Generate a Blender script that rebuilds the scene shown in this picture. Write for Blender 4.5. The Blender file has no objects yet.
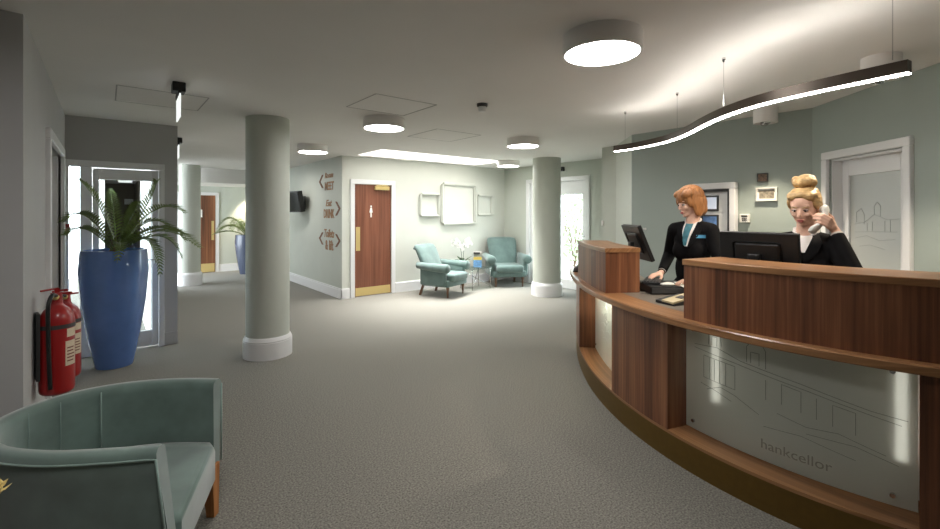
import bpy, bmesh, math, random
from mathutils import Vector, Matrix, Euler
from mathutils.bvhtree import BVHTree
random.seed(7)
C = bpy.context.scene.collection
PI = math.pi
# ------------------------------------------------------------------ camera
F, HZ, CXP, EYE, TH = 450.0, 213.0, 470.0, 1.56, math.radians(39)
ct, st = math.cos(TH), math.sin(TH)
H = 2.6
cam = bpy.data.objects.new('camera', bpy.data.cameras.new('camera'))
C.objects.link(cam)
cam.location = (0, 0, EYE)
cam.rotation_euler = (PI/2, 0, -TH)
cam.data.sensor_width = 36
cam.data.lens = F/940*36
cam.data.shift_y = (HZ-264.5)/940
cam.data.clip_start = 0.05
bpy.context.scene.camera = cam

def cw(X, Z, h):                       # camera-aligned plan coordinates -> room coordinates
    return Vector((ct*X+st*Z, -st*X+ct*Z, h))
def at(px, py, Z):
    return cw((px-CXP)*Z/F, Z, EYE-(py-HZ)*Z/F)
def onh(px, py, h):
    Z = F*(EYE-h)/(py-HZ)
    return cw((px-CXP)*Z/F, Z, h)
def onx(px, py, x):
    u = (px-CXP)/F
    return at(px, py, x/(ct*u+st))
def ony(px, py, y):
    u = (px-CXP)/F
    return at(px, py, y/(-st*u+ct))

# ------------------------------------------------------------------ materials
def lin(v):
    v /= 255.0
    return v/12.92 if v <= 0.04045 else ((v+0.055)/1.055)**2.4
def rgb(*c):
    return (lin(c[0]), lin(c[1]), lin(c[2]), 1.0)
def newmat(name):
    m = bpy.data.materials.new(name); m.use_nodes = True
    nt = m.node_tree
    return m, nt, nt.nodes['Principled BSDF'], nt.nodes['Material Output']
def mat(name, col, rough=0.5, metal=0.0, vary=0.0, scale=20.0, bump=0.0, bscale=None, spec=0.5, sheen=0.0, coat=0.0, stretch=None, coord='Object'):
    m, nt, b, out = newmat(name)
    b.inputs['Base Color'].default_value = col
    b.inputs['Roughness'].default_value = rough
    b.inputs['Metallic'].default_value = metal
    b.inputs['Specular IOR Level'].default_value = spec
    b.inputs['Sheen Weight'].default_value = sheen
    b.inputs['Coat Weight'].default_value = coat
    tc = nt.nodes.new('ShaderNodeTexCoord')
    vec = tc.outputs[coord]
    if stretch:
        mp = nt.nodes.new('ShaderNodeMapping'); mp.inputs['Scale'].default_value = stretch
        nt.links.new(vec, mp.inputs['Vector']); vec = mp.outputs['Vector']
    if vary:
        n = nt.nodes.new('ShaderNodeTexNoise'); n.inputs['Scale'].default_value = scale; n.inputs['Detail'].default_value = 4
        nt.links.new(vec, n.inputs['Vector'])
        r = nt.nodes.new('ShaderNodeMapRange'); r.inputs['From Min'].default_value = .3; r.inputs['From Max'].default_value = .7
        r.inputs['To Min'].default_value = 1-vary; r.inputs['To Max'].default_value = 1+vary
        nt.links.new(n.outputs['Fac'], r.inputs['Value'])
        mx = nt.nodes.new('ShaderNodeVectorMath'); mx.operation = 'SCALE'
        mx.inputs[0].default_value = col[:3]
        nt.links.new(r.outputs['Result'], mx.inputs['Scale'])
        nt.links.new(mx.outputs['Vector'], b.inputs['Base Color'])
    if bump:
        n2 = nt.nodes.new('ShaderNodeTexNoise'); n2.inputs['Scale'].default_value = bscale or scale
        nt.links.new(vec, n2.inputs['Vector'])
        bp = nt.nodes.new('ShaderNodeBump'); bp.inputs['Strength'].default_value = bump; bp.inputs['Distance'].default_value = .01
        nt.links.new(n2.outputs['Fac'], bp.inputs['Height']); nt.links.new(bp.outputs['Normal'], b.inputs['Normal'])
    return m
def emit(name, col, strength):
    m, nt, b, out = newmat(name)
    b.inputs['Base Color'].default_value = (.8, .8, .8, 1)
    b.inputs['Emission Color'].default_value = col
    b.inputs['Emission Strength'].default_value = strength
    return m
def wood(name, dark, mid, light, across=42.0, rough=.38):
    """Veneer: u runs along the grain, v across it."""
    m, nt, b, out = newmat(name)
    uv = nt.nodes.new('ShaderNodeUVMap')
    mp = nt.nodes.new('ShaderNodeMapping'); mp.inputs['Scale'].default_value = (.9, across, 1)
    nt.links.new(uv.outputs['UV'], mp.inputs['Vector'])
    n = nt.nodes.new('ShaderNodeTexNoise'); n.inputs['Scale'].default_value = 1.0; n.inputs['Detail'].default_value = 5; n.inputs['Roughness'].default_value = .62
    nt.links.new(mp.outputs['Vector'], n.inputs['Vector'])
    mp2 = nt.nodes.new('ShaderNodeMapping'); mp2.inputs['Scale'].default_value = (.25, across*.16, 1)
    nt.links.new(uv.outputs['UV'], mp2.inputs['Vector'])
    n2 = nt.nodes.new('ShaderNodeTexNoise'); n2.inputs['Scale'].default_value = 1.0; n2.inputs['Detail'].default_value = 2
    nt.links.new(mp2.outputs['Vector'], n2.inputs['Vector'])
    mx = nt.nodes.new('ShaderNodeMix'); mx.inputs['Factor'].default_value = .5
    nt.links.new(n.outputs['Fac'], mx.inputs['A']); nt.links.new(n2.outputs['Fac'], mx.inputs['B'])
    cr = nt.nodes.new('ShaderNodeValToRGB')
    e = cr.color_ramp.elements
    e[0].position = .36; e[0].color = dark
    e[1].position = .66; e[1].color = light
    k = e.new(.5); k.color = mid
    nt.links.new(mx.outputs['Result'], cr.inputs['Fac']); nt.links.new(cr.outputs['Color'], b.inputs['Base Color'])
    b.inputs['Roughness'].default_value = rough
    return m
def glassmat(name, col, tr=.9, rough=.02):
    m, nt, b, out = newmat(name)
    nt.nodes.remove(b)
    t = nt.nodes.new('ShaderNodeBsdfTransparent'); t.inputs['Color'].default_value = col
    g = nt.nodes.new('ShaderNodeBsdfGlossy'); g.inputs['Roughness'].default_value = rough
    mx = nt.nodes.new('ShaderNodeMixShader'); mx.inputs['Fac'].default_value = 1-tr
    nt.links.new(t.outputs[0], mx.inputs[1]); nt.links.new(g.outputs[0], mx.inputs[2]); nt.links.new(mx.outputs[0], out.inputs['Surface'])
    return m
def frostmat(name, col, trans=.45):
    m, nt, b, out = newmat(name)
    b.inputs['Base Color'].default_value = col
    b.inputs['Roughness'].default_value = .3
    t = nt.nodes.new('ShaderNodeBsdfPrincipled'); t.inputs['Base Color'].default_value = (.88, .92, .88, 1)
    t.inputs['Transmission Weight'].default_value = 1; t.inputs['Roughness'].default_value = .5; t.inputs['IOR'].default_value = 1.12
    mx = nt.nodes.new('ShaderNodeMixShader'); mx.inputs['Fac'].default_value = trans
    nt.links.new(b.outputs[0], mx.inputs[1]); nt.links.new(t.outputs[0], mx.inputs[2]); nt.links.new(mx.outputs[0], out.inputs['Surface'])
    return m

M = {}
M['wall'] = mat('sage_wall_paint', rgb(192, 196, 186), .65, vary=.02, scale=3, spec=.3)
M['wall_grey'] = mat('grey_wall_paint', rgb(184, 183, 182), .6, vary=.02, scale=3, spec=.3)
M['wall_green'] = mat('green_wall_paint', rgb(162, 172, 165), .65, vary=.02, scale=3, spec=.3)
M['wall_cream'] = mat('pale_wall_paint', rgb(206, 208, 199), .65, vary=.02, scale=3, spec=.3)
M['ceiling'] = mat('ceiling_paint', rgb(230, 227, 223), .8, vary=.015, scale=2, spec=.2)
M['white'] = mat('white_gloss_paint', rgb(226, 226, 226), .35)
M['white_matt'] = mat('white_matt_paint', rgb(232, 232, 230), .7)
M['carpet'] = mat('grey_green_carpet', rgb(126, 123, 115), .95, vary=.52, scale=100, bump=.3, bscale=110, spec=.1, sheen=.15)
M['walnut'] = wood('walnut_veneer', rgb(78, 46, 30), rgb(122, 77, 51), rgb(164, 112, 77))
M['walnut_edge'] = wood('walnut_edge', rgb(118, 80, 50), rgb(150, 107, 70), rgb(180, 134, 92), across=60, rough=.3)
M['door_wood'] = wood('door_veneer', rgb(98, 58, 42), rgb(126, 78, 58), rgb(150, 98, 74), across=30)
M['bronze'] = mat('bronze_plinth', rgb(118, 92, 44), .42, metal=.6, vary=.06, scale=30)
M['laminate'] = mat('grey_laminate', rgb(120, 112, 102), .3, vary=.04, scale=60)
M['frost'] = frostmat('frosted_glass', rgb(214, 216, 205), .38)
M['frost_door'] = frostmat('frosted_door_glass', rgb(176, 176, 168), .1)
M['etch'] = mat('etched_line', rgb(150, 152, 143), .6)
M['etch_word'] = mat('etched_lettering', rgb(168, 168, 156), .6)
M['etch_light'] = mat('etched_line_light', rgb(236, 240, 236), .5)
M['glass'] = glassmat('clear_glass', (.95, .98, .97, 1), .93)
M['tint'] = glassmat('tinted_glass', (.55, .56, .52, 1), .88)
M['brass'] = mat('brass', rgb(214, 190, 128), .35, metal=.35)
M['chrome'] = mat('chrome', rgb(205, 205, 205), .15, metal=1)
M['black'] = mat('black_plastic', rgb(24, 24, 24), .4)
M['black_gloss'] = mat('black_screen', rgb(14, 15, 16), .12)
M['dark_grey'] = mat('dark_grey_plastic', rgb(60, 60, 60), .45)
M['mid_grey'] = mat('grey_metal_paint', rgb(232, 229, 225), .5)
M['lamp_bronze'] = mat('lamp_bronze', rgb(74, 64, 54), .35, metal=.5)
M['velvet'] = mat('teal_velvet', rgb(94, 114, 110), .75, vary=.14, scale=7, sheen=.3, spec=.2)
M['velvet_dark'] = mat('sage_velvet', rgb(104, 124, 117), .62, vary=.22, scale=6, sheen=.8, spec=.25)
M['oak'] = wood('oak_leg', rgb(150, 92, 46), rgb(180, 116, 62), rgb(204, 142, 84), across=80)
M['dark_leg'] = wood('dark_leg', rgb(70, 46, 30), rgb(96, 66, 44), rgb(120, 86, 60), across=80)
M['pot_blue'] = mat('blue_glaze', rgb(92, 126, 188), .16, coat=.6, vary=.1, scale=4)
M['pot_grey'] = mat('slate_blue_glaze', rgb(84, 92, 112), .25, coat=.4)
M['soil'] = mat('soil', rgb(52, 40, 30), .95, vary=.3, scale=60, bump=.6)
M['leaf'] = mat('palm_leaf', rgb(104, 122, 62), .45, vary=.3, scale=9)
M['leaf_lit'] = mat('lit_palm_leaf', rgb(116, 140, 56), .5, vary=.3, scale=9)  # brighter copy of the palm leaf, light on the rear frond put into its colour
M['leaf_dark'] = mat('orchid_leaf', rgb(52, 76, 40), .4, vary=.2, scale=30)
M['petal'] = mat('white_petal', rgb(246, 244, 240), .6)
M['petal_cream'] = mat('cream_petal', rgb(226, 206, 140), .6, vary=.15, scale=60)
M['red'] = mat('red_enamel', rgb(158, 24, 24), .3, coat=.3)
M['label'] = mat('cream_label', rgb(214, 196, 170), .6, vary=.06, scale=120)
M['label_ink'] = mat('label_ink', rgb(120, 70, 60), .7)
M['sign_tan'] = mat('tan_letter', rgb(150, 112, 76), .6)
M['sign_brown'] = mat('brown_chevron', rgb(112, 72, 40), .6)
M['skin'] = mat('skin', rgb(228, 184, 160), .5, vary=.05, scale=20, spec=.4)
M['hair_ginger'] = mat('ginger_hair', rgb(158, 104, 58), .5, vary=.35, scale=18, bump=.6, bscale=30, stretch=(3.5, 3.5, .5))
M['hair_blonde'] = mat('blonde_hair', rgb(190, 156, 106), .5, vary=.32, scale=22, bump=.7, bscale=30, stretch=(1, 1, 2.5))
M['suit'] = mat('black_suit_cloth', rgb(15, 14, 15), .85, vary=.1, scale=60, spec=.15)
M['shirt'] = mat('white_shirt', rgb(226, 218, 212), .7)
M['scarf'] = mat('teal_scarf', rgb(62, 118, 130), .6, vary=.3, scale=30)
M['badge'] = mat('blue_badge', rgb(70, 140, 176), .35)
M['lip'] = mat('lip', rgb(186, 96, 88), .45)
M['eye_white'] = mat('eye_white', rgb(220, 214, 208), .3)
M['iris'] = mat('dark_iris', rgb(48, 36, 30), .2)
M['phone_white'] = mat('pale_phone_plastic', rgb(222, 220, 212), .4)
M['paper'] = mat('paper', rgb(238, 236, 230), .7)
M['tan_plastic'] = mat('tan_plastic', rgb(182, 168, 134), .5)
M['keys'] = mat('grey_keys', rgb(52, 50, 48), .5)
M['picture_blue'] = mat('blue_picture', rgb(96, 128, 176), .3, vary=.5, scale=14)
M['picture_sepia'] = mat('sepia_picture', rgb(150, 140, 122), .6, vary=.5, scale=40)
M['picture_dark'] = mat('brown_picture', rgb(96, 78, 62), .5, vary=.6, scale=45)
M['mag_blue'] = mat('blue_cover', rgb(110, 156, 200), .4, vary=.35, scale=25)
M['mag_yellow'] = mat('yellow_cover', rgb(220, 190, 90), .4)
M['groove'] = mat('shadow_gap', rgb(172, 169, 165), .8)
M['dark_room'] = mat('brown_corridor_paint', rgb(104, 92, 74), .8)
M['pave'] = mat('pale_paving', rgb(214, 210, 200), .9, vary=.08, scale=6)
M['shrub'] = mat('shrub_leaf', rgb(158, 174, 142), .6, vary=.35, scale=14)
M['green_sign'] = mat('acrylic_edge', rgb(236, 240, 238), .25)
L_DISC = emit('lamp_diffuser', (1, .978, .955, 1), 14.5)
L_STRIP = emit('led_strip', (1, .96, .91, 1), 19.0)
L_UP = emit('led_uplight', (1, .95, .88, 1), 11.0)
L_SKY = emit('glowing_skylight_pane', (1, 1, .98, 1), 1.7)  # skylight pane emits in place of daylight coming through it
L_EXIT = emit('edge_lit_acrylic', (.95, 1, .97, 1), .35)
L_GLOW = emit('counter_glow', (1, .95, .85, 1), 1.3)
L_SCREEN = emit('lit_picture', (.45, .6, .9, 1), .12)
L_SPOT = emit('spot_lens', (1, .9, .75, 1), 12.0)

# ------------------------------------------------------------------ mesh builder
class MB:
    def __init__(s):
        s.bm = bmesh.new()
    def face(s, vs):
        try: return s.bm.faces.new(vs)
        except ValueError: return None
    def poly(s, pts):
        return s.face([s.bm.verts.new(p) for p in pts])
    def box(s, x0, x1, y0, y1, z0, z1, bevel=0, seg=2, mtx=None):
        t = bmesh.new()
        bmesh.ops.create_cube(t, size=1)
        for v in t.verts:
            v.co = Vector(((x0+x1)/2+v.co.x*(x1-x0), (y0+y1)/2+v.co.y*(y1-y0), (z0+z1)/2+v.co.z*(z1-z0)))
        if bevel:
            bmesh.ops.bevel(t, geom=list(t.edges), offset=bevel, segments=seg, profile=.5, affect='EDGES')
        s.merge(t, mtx); return s
    def merge(s, t, mtx=None):
        vm = {}
        for v in t.verts:
            vm[v] = s.bm.verts.new(mtx @ v.co if mtx is not None else v.co)
        for f in t.faces: s.face([vm[v] for v in f.verts])
        t.free()
    def loft(s, rings, caps=True, closed=True, loop=False):
        R = [[s.bm.verts.new(p) for p in r] for r in rings]
        n = len(R[0]); m = len(R)
        for i in range(m if loop else m-1):
            a, b = R[i], R[(i+1) % m]
            for j in range(n if closed else n-1):
                k = (j+1) % n
                s.face([a[j], a[k], b[k], b[j]])
        if caps and closed and not loop:
            s.face(list(reversed(R[0]))); s.face(R[-1])
        return s
    def lathe(s, prof, c=(0, 0, 0), seg=40, caps=True):
        rings = [[(c[0]+r*math.cos(2*PI*j/seg), c[1]+r*math.sin(2*PI*j/seg), c[2]+z) for j in range(seg)] for r, z in prof]
        return s.loft(rings, caps)
    def tube(s, pts, r, seg=10, radii=None, caps=True):
        pts = [Vector(p) for p in pts]; rings = []
        up = None
        for i, p in enumerate(pts):
            t = (pts[min(i+1, len(pts)-1)]-pts[max(i-1, 0)])
            if t.length < 1e-9: t = Vector((0, 0, 1))
            t.normalize()
            if up is None:
                up = Vector((0, 0, 1)) if abs(t.z) < .9 else Vector((1, 0, 0))
            a = t.cross(up)
            if a.length < 1e-6: a = t.orthogonal()
            a.normalize(); b = a.cross(t).normalized(); up = b
            rr = radii[i] if radii else r
            rings.append([p+a*rr*math.cos(2*PI*j/seg)+b*rr*math.sin(2*PI*j/seg) for j in range(seg)])
        return s.loft(rings, caps)
    def ell(s, c, r, mtx=None, u=20, v=12):
        t = bmesh.new(); bmesh.ops.create_uvsphere(t, u_segments=u, v_segments=v, radius=1)
        m = Matrix.Translation(Vector(c)) @ (mtx.to_4x4() if mtx is not None else Matrix.Identity(4)) @ Matrix.Diagonal((r[0], r[1], r[2], 1))
        s.merge(t, m); return s
    def capsule(s, p0, p1, r0, r1=None, seg=14):
        r1 = r0 if r1 is None else r1
        p0, p1 = Vector(p0), Vector(p1); d = p1-p0; L = d.length
        if L < 1e-6: return s.ell(p0, (r0,)*3)
        d.normalize(); a = d.orthogonal().normalized(); b = d.cross(a)
        prof = []
        for i in range(1, 6): 
            q = PI/2*i/6; prof.append((-r0*math.cos(q), r0*math.sin(q)))
        prof += [(0, r0), (L, r1)]
        for i in range(1, 6):
            q = PI/2*i/6; prof.append((L+r1*math.sin(q), r1*math.cos(q)))
        s.loft([[p0+d*x+(a*math.cos(2*PI*j/seg)+b*math.sin(2*PI*j/seg))*r for j in range(seg)] for x, r in prof]); return s
    def prism(s, pts, z0, z1):
        return s.loft([[(x, y, z0) for x, y in pts], [(x, y, z1) for x, y in pts]])
    def build(s, name, m, parent=None, smooth=False, grain='z', uvf=None, angle=None, link=True):
        bmesh.ops.recalc_face_normals(s.bm, faces=list(s.bm.faces))
        lay = s.bm.loops.layers.uv.new('UVMap')
        for f in s.bm.faces:
            f.smooth = smooth
            for l in f.loops:
                x, y, z = l.vert.co
                if uvf: l[lay].uv = uvf(x, y, z)
                elif grain == 'z': l[lay].uv = (z, x+y)
                elif grain == 'x': l[lay].uv = (x, y+z)
                else: l[lay].uv = (y, x+z)
        me = bpy.data.meshes.new(name); s.bm.to_mesh(me); s.bm.free()
        if m is not None: me.materials.append(m)
        if smooth and angle:
            me.set_sharp_from_angle(angle=math.radians(angle))
        o = bpy.data.objects.new(name, me); C.objects.link(o)
        if parent is not None: o.parent = parent
        return o
def tag(o, label, cat, group=None, kind=None):
    o['label'] = label; o['category'] = cat
    if group: o['group'] = group
    if kind: o['kind'] = kind
    return o
def thing(name, label, cat, loc=(0, 0, 0), rz=0, group=None, kind=None):
    o = bpy.data.objects.new(name, None); C.objects.link(o)
    o.location = loc; o.rotation_euler = (0, 0, rz); o.empty_display_size = .1
    return tag(o, label, cat, group, kind)
def struct(o, label, cat):
    return tag(o, label, cat, kind='structure')
def copy_tree(o, parent=None):
    kids = list(o.children)
    c = o.copy(); C.objects.link(c)
    if parent is not None: c.parent = parent
    for k in kids: copy_tree(k, c)
    return c
def wb(x0, x1, y0, y1, z0, z1, bevel=0, seg=2):
    return MB().box(x0, x1, y0, y1, z0, z1, bevel, seg)
def sup(c, a, b, ha, hb, n=24, e=3.5):
    """superellipse ring about c spanned by unit vectors a, b"""
    r = []
    for j in range(n):
        q = 2*PI*j/n; x, y = math.cos(q), math.sin(q)
        r.append(c+a*ha*math.copysign(abs(x)**(2/e), x)+b*hb*math.copysign(abs(y)**(2/e), y))
    return r
def smooth_pts(pts, n=8):
    """Catmull-Rom through pts"""
    P = [Vector(p) for p in pts]; P = [P[0]*2-P[1]]+P+[P[-1]*2-P[-2]]
    out = []
    for i in range(1, len(P)-2):
        for k in range(n):
            t = k/n; a, b, c, d = P[i-1:i+3]
            out.append(.5*((2*b)+(c-a)*t+(2*a-5*b+4*c-d)*t*t+(3*b-a-3*c+d)*t**3))
    out.append(P[-2]); return out
def text_mesh(body, size, extrude=.002, shear=0, spacing=1.0, bold=0):
    cu = bpy.data.curves.new('lettering', 'FONT'); cu.body = body; cu.size = size; cu.extrude = extrude; cu.shear = shear
    cu.space_character = spacing; cu.offset = bold; cu.resolution_u = 3
    o = bpy.data.objects.new('lettering', cu); C.objects.link(o)
    dg = bpy.context.evaluated_depsgraph_get(); dg.update()
    me = bpy.data.meshes.new_from_object(o.evaluated_get(dg))
    bpy.data.objects.remove(o)
    return me
def fit_text(mb, body, size, fn, width=None, height=None, **k):
    """text laid along fn(x, y, z) -> point; x starts at 0"""
    me = text_mesh(body, size, **k)
    xs = [v.co.x for v in me.vertices]; ys = [v.co.y for v in me.vertices]
    sx = width/(max(xs)-min(xs)) if width else 1; sy = height/(max(ys)-min(ys)) if height else 1
    vs = [mb.bm.verts.new(fn((v.co.x-min(xs))*sx, (v.co.y-min(ys))*sy, v.co.z)) for v in me.vertices]
    for p in me.polygons: mb.face([vs[i] for i in p.vertices])
    bpy.data.meshes.remove(me)

# ------------------------------------------------------------------ room shell
WX, LY, SX, BY, FX, RX = -.335, 6.4, 3.32, 7.78, 7.35, 5.44
fl = wb(-3.0, 8.2, -3.2, 14.2, -.15, 0).build('floor', M['carpet']); struct(fl, 'grey green speckled carpet covering the lobby floor', 'floor')
# ceiling with the light well along the back wall
SK = (3.5, 6.25, 6.6, 7.55)
b = MB()
b.box(-3.0, SK[0], -3.2, 12.0, H, H+.12); b.box(SK[1], 7.6, -3.2, 8.0, H, H+.12)
b.box(SK[0], SK[1], -3.2, SK[2], H, H+.12); b.box(SK[0], SK[1], SK[3], 8.0, H, H+.12)
b.box(SK[0], SK[1], SK[2]-.05, SK[2], H+.12, H+.8); b.box(SK[0], SK[1], SK[3], SK[3]+.05, H+.12, H+.8)
b.box(SK[0]-.05, SK[0], SK[2], SK[3], H+.12, H+.8); b.box(SK[1], SK[1]+.05, SK[2], SK[3], H+.12, H+.8)
b.box(-.2, 3.5, 12.0, 13.7, 2.26, 2.36); b.box(-.2, 3.5, 11.9, 12.0, 2.26, H+.12)
struct(b.build('ceiling', M['ceiling']), 'flat pale painted ceiling with a dropped soffit down the corridor', 'ceiling')
o = wb(SK[0], SK[1], SK[2], SK[3], H+.76, H+.8).build('window_1', L_SKY); struct(o, 'long glowing skylight panel set in the ceiling by the back wall', 'skylight')

# left wall: door opening between y 4.5 and 5.83
b = MB(); b.box(WX-.2, WX, 3.3, 4.5, 0, H); b.box(WX-.2, WX, 5.83, LY, 0, H); b.box(WX-.2, WX, 4.5, 5.83, 2.1, H)
b.box(-2.6, WX-.2, 3.3, 3.5, 0, H)
struct(b.build('wall_left', M['wall_grey']), 'grey wall on the left that turns a corner by the fire extinguishers', 'wall')
d = thing('door_1', 'white framed door seen edge-on in the grey left wall', 'door', kind='structure')
b = MB(); b.box(WX-.02, WX+.03, 4.42, 4.5, 0, 2.1, .006); b.box(WX-.02, WX+.03, 5.83, 5.91, 0, 2.1, .006); b.box(WX-.02, WX+.03, 4.42, 5.91, 2.1, 2.18, .006)
b.box(WX-.2, WX-.021, 4.501, 4.53, 0, 2.099); b.box(WX-.2, WX-.021, 5.8, 5.829, 0, 2.099)
b.build('architrave', M['white'], d); wb(WX-.16, WX-.11, 4.53, 5.8, 0.01, 2.1).build('door_leaf', M['wall_grey'], d)
b = MB(); b.box(WX, WX+.02, 3.31, 4.42, 0, .16, .005); b.box(WX, WX+.02, 5.91, LY, 0, .16, .005)
struct(b.build('baseboard_left', M['white']), 'skirting board along the grey left wall', 'skirting board')

# lobby wall with the glazed entrance
GX0, GX1 = WX, .54
b = MB(); b.box(GX1, .67, LY, LY+.2, 0, H); b.box(GX0-.2, GX1, LY, LY+.2, 2.13, H); b.box(.47, .67, LY+.2, 11, 0, H)
struct(b.build('wall_lobby', M['wall_grey']), 'grey wall around the glazed entrance door, ending in a corner', 'wall')
struct(wb(GX1, .672, LY-.018, LY, 0, .15, .004).build('baseboard_lobby', M['wall_grey']), 'low grey skirting beside the entrance door', 'skirting board')
d = thing('door_2', 'white framed glass entrance door behind the potted palm', 'door', kind='structure')
b = MB()
sl = ony(80, 165, LY).x; p1 = ony(92, 165, LY).x; dl = ony(99, 165, LY).x; dr = ony(152, 165, LY).x
b.box(GX0, GX1, LY-.03, LY+.06, 2.06, 2.13, .006); b.box(sl, p1, LY-.01, LY+.06, 0, 2.059, .004); b.box(GX1-.055, GX1, LY-.03, LY+.06, 0, 2.059, .006)
b.box(GX0+.001, GX0+.03, LY-.02, LY+.06, 0, 2.059)
b.build('frame', M['white'], d)
lf = MB(); lf.box(p1+.005, dl, LY+.0, LY+.05, .02, 2.05, .006); lf.box(dr, GX1-.06, LY, LY+.05, .02, 2.05, .006); lf.box(dl, dr, LY, LY+.05, 1.93, 2.05, .006); lf.box(dl, dr, LY, LY+.05, .02, .2, .006)
lf = lf.build('door_leaf', M['white'], d)
wb(dl, dr, LY+.02, LY+.028, .2, 1.93).build('pane', M['glass'], lf)
MB().tube([(dr+.03, LY-.01, .98), (dr+.03, LY-.05, .98), (dr+.03, LY-.05, 1.02), (dr-.06, LY-.05, 1.02)], .008).build('door_handle', M['chrome'], lf, True)
wb(GX0+.03, sl, LY+.02, LY+.028, .0, 2.06).build('pane', M['glass'], d)

# vestibule beyond the entrance
b = MB(); b.box(-.15, -.01, 8.2, 8.3, 0, 2.5); b.box(.4, .62, 8.2, 8.3, 0, 2.5); b.box(-.01, .4, 8.2, 8.3, 2.04, 2.5); b.box(.42, .47, LY+.2, 8.2, 0, 2.5)
b.box(-.15, .6, 8.3, 10.6, 2.1, 2.2)
struct(b.build('wall_porch', M['white_matt']), 'bright white porch wall seen through the entrance glass', 'wall')
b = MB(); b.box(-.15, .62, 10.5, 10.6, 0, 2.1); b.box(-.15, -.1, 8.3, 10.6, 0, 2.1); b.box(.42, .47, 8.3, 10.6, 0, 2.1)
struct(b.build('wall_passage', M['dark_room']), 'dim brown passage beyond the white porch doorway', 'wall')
o = wb(.16, .34, 9.2, 9.35, 2.06, 2.1).build('ceiling_strip_light', L_EXIT); tag(o, 'small strip light on the ceiling of the dim brown passage', 'light')
o = wb(.27, .4, 10.44, 10.48, 1.72, 1.82).build('notice_board', M['paper']); tag(o, 'small white notice at the end of the dim brown passage', 'notice')

# sign wall, back wall, far wall
struct(wb(SX, SX+.2, BY, 13.6, 0, H).build('wall_sign', M['wall']), 'pale sage corridor wall carrying the direction lettering', 'wall')
D0, D1 = 3.56, 4.32
b = MB(); b.box(SX+.2, D0, BY, BY+.2, 0, H); b.box(D1, FX+.2, BY, BY+.2, 0, H); b.box(D0, D1, BY, BY+.2, 2.1, H); b.box(SX, SX+.2, BY-.001, BY, 0, H)
struct(b.build('wall_back', M['wall_cream']), 'pale wall behind the two teal armchairs, with empty frames', 'wall')
W0, W1, WZ = 5.42, 6.98, 2.24
b = MB(); b.box(FX, FX+.2, 3.9, W0, 0, H); b.box(FX, FX+.2, W1, BY, 0, H); b.box(FX, FX+.2, W0, W1, WZ, H)
struct(b.build('wall_far', M['wall']), 'sage wall around the bright garden doors', 'wall')
b = MB(); b.box(6.15, 7.55, 4.0, 4.25, 0, H)
v = [(6.15, 4.0), (RX, 3.3), (RX+.25, 3.3), (6.4, 4.0)]
b.prism(v, 0, H)
struct(b.build('wall_corner', M['wall']), 'angled sage wall end between the garden doors and the reception', 'wall')
struct(wb(RX, RX+.2, 1.25, 3.3, 0, H).build('wall_reception', M['wall_green']), 'grey green wall behind the reception desk', 'wall')
# 45 degree office wall with a door
OW = Matrix.Translation((RX, 1.33, 0)) @ Matrix.Rotation(math.radians(-135), 4, 'Z')   # local x along the wall, room side is local -y
def ow(px, py, y=0):
    """ray to the office wall plane, in the wall's own coordinates"""
    u = (px-CXP)/F; dd = Vector((ct*u+st, -st*u+ct, -(py-HZ)/F)); inv = OW.inverted()
    o0 = inv @ Vector((0, 0, EYE)); d0 = inv.to_3x3() @ dd
    k = (y-o0.y)/d0.y; return o0+d0*k
oA, oB = ow(824, 153).x, ow(914, 135).x
r = thing('wall_office', 'green grey wall that runs at an angle behind the blonde receptionist', 'wall', kind='structure'); r.matrix_world = OW
b = MB(); t0, t1, dz = oA+.07, oB-.07, 2.06
b.box(-.05, t0, 0, .2, 0, H); b.box(t1, 5.6, 0, .2, 0, H); b.box(t0, t1, 0, .2, dz, H); b.build('plaster', M['wall_green'], r)
d = thing('door_3', 'white door with an etched frosted pane behind the reception desk', 'door', kind='structure'); d.matrix_world = OW
b = MB(); b.box(oA, t0, -.03, .02, 0, dz, .008); b.box(t1, oB, -.03, .02, 0, dz, .008); b.box(oA, oB, -.03, .02, dz, dz+.07, .008)
b.box(t0+.001, t0+.02, .021, .2, 0, dz-.021); b.box(t1-.02, t1-.001, .021, .2, 0, dz-.021); b.box(t0+.001, t1-.001, .021, .2, dz-.02, dz-.001)
b.build('architrave', M['white'], d)
g0, g1 = ow(851, 160, .12).x, ow(903, 160, .12).x
lf = MB(); lf.box(t0+.02, g0, .1, .14, .01, dz-.02, .004); lf.box(g1, t1-.02, .1, .14, .01, dz-.02, .004); lf.box(g0, g1, .1, .14, 1.9, dz-.02, .004); lf.box(g0, g1, .1, .14, .01, 1.02, .004)
lf = lf.build('door_leaf', M['white'], d)
pn = wb(g0, g1, .115, .125, 1.02, 1.9).build('pane', M['frost_door'], lf)
b = MB(); gw = g1-g0
def gp(u, z): return Vector((g0+u*gw, .113, 1.02+z*.88))
for ln in [[(.08, .5), (.3, .52), (.5, .6), (.75, .55), (.95, .56)], [(.1, .42), (.4, .43), (.92, .44)], [(.14, .52), (.14, .62), (.24, .66), (.3, .6), (.3, .5)], [(.5, .6), (.5, .68), (.56, .72), (.62, .68), (.62, .58)],
           [(.36, .44), (.36, .52)], [(.46, .44), (.46, .53)], [(.7, .44), (.7, .54)], [(.8, .44), (.8, .55)], [(.12, .36), (.35, .39), (.6, .35), (.88, .37)], [(.2, .28), (.42, .3), (.7, .27)]]:
    b.tube([gp(*q) for q in ln], .0016, 5)
b.build('etched_drawing', M['etch'], lf)
MB().tube([(g0-.04, .1, 1.0), (g0-.04, .06, 1.0), (g0+.05, .06, 1.0)], .008).build('door_handle', M['chrome'], lf, True)
struct(MB().box(-2.6, -2.4, -2.6, 3.3, 0, H).build('wall_entrance', M['wall_grey']), 'side wall beyond the left edge of the picture', 'wall')
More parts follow.
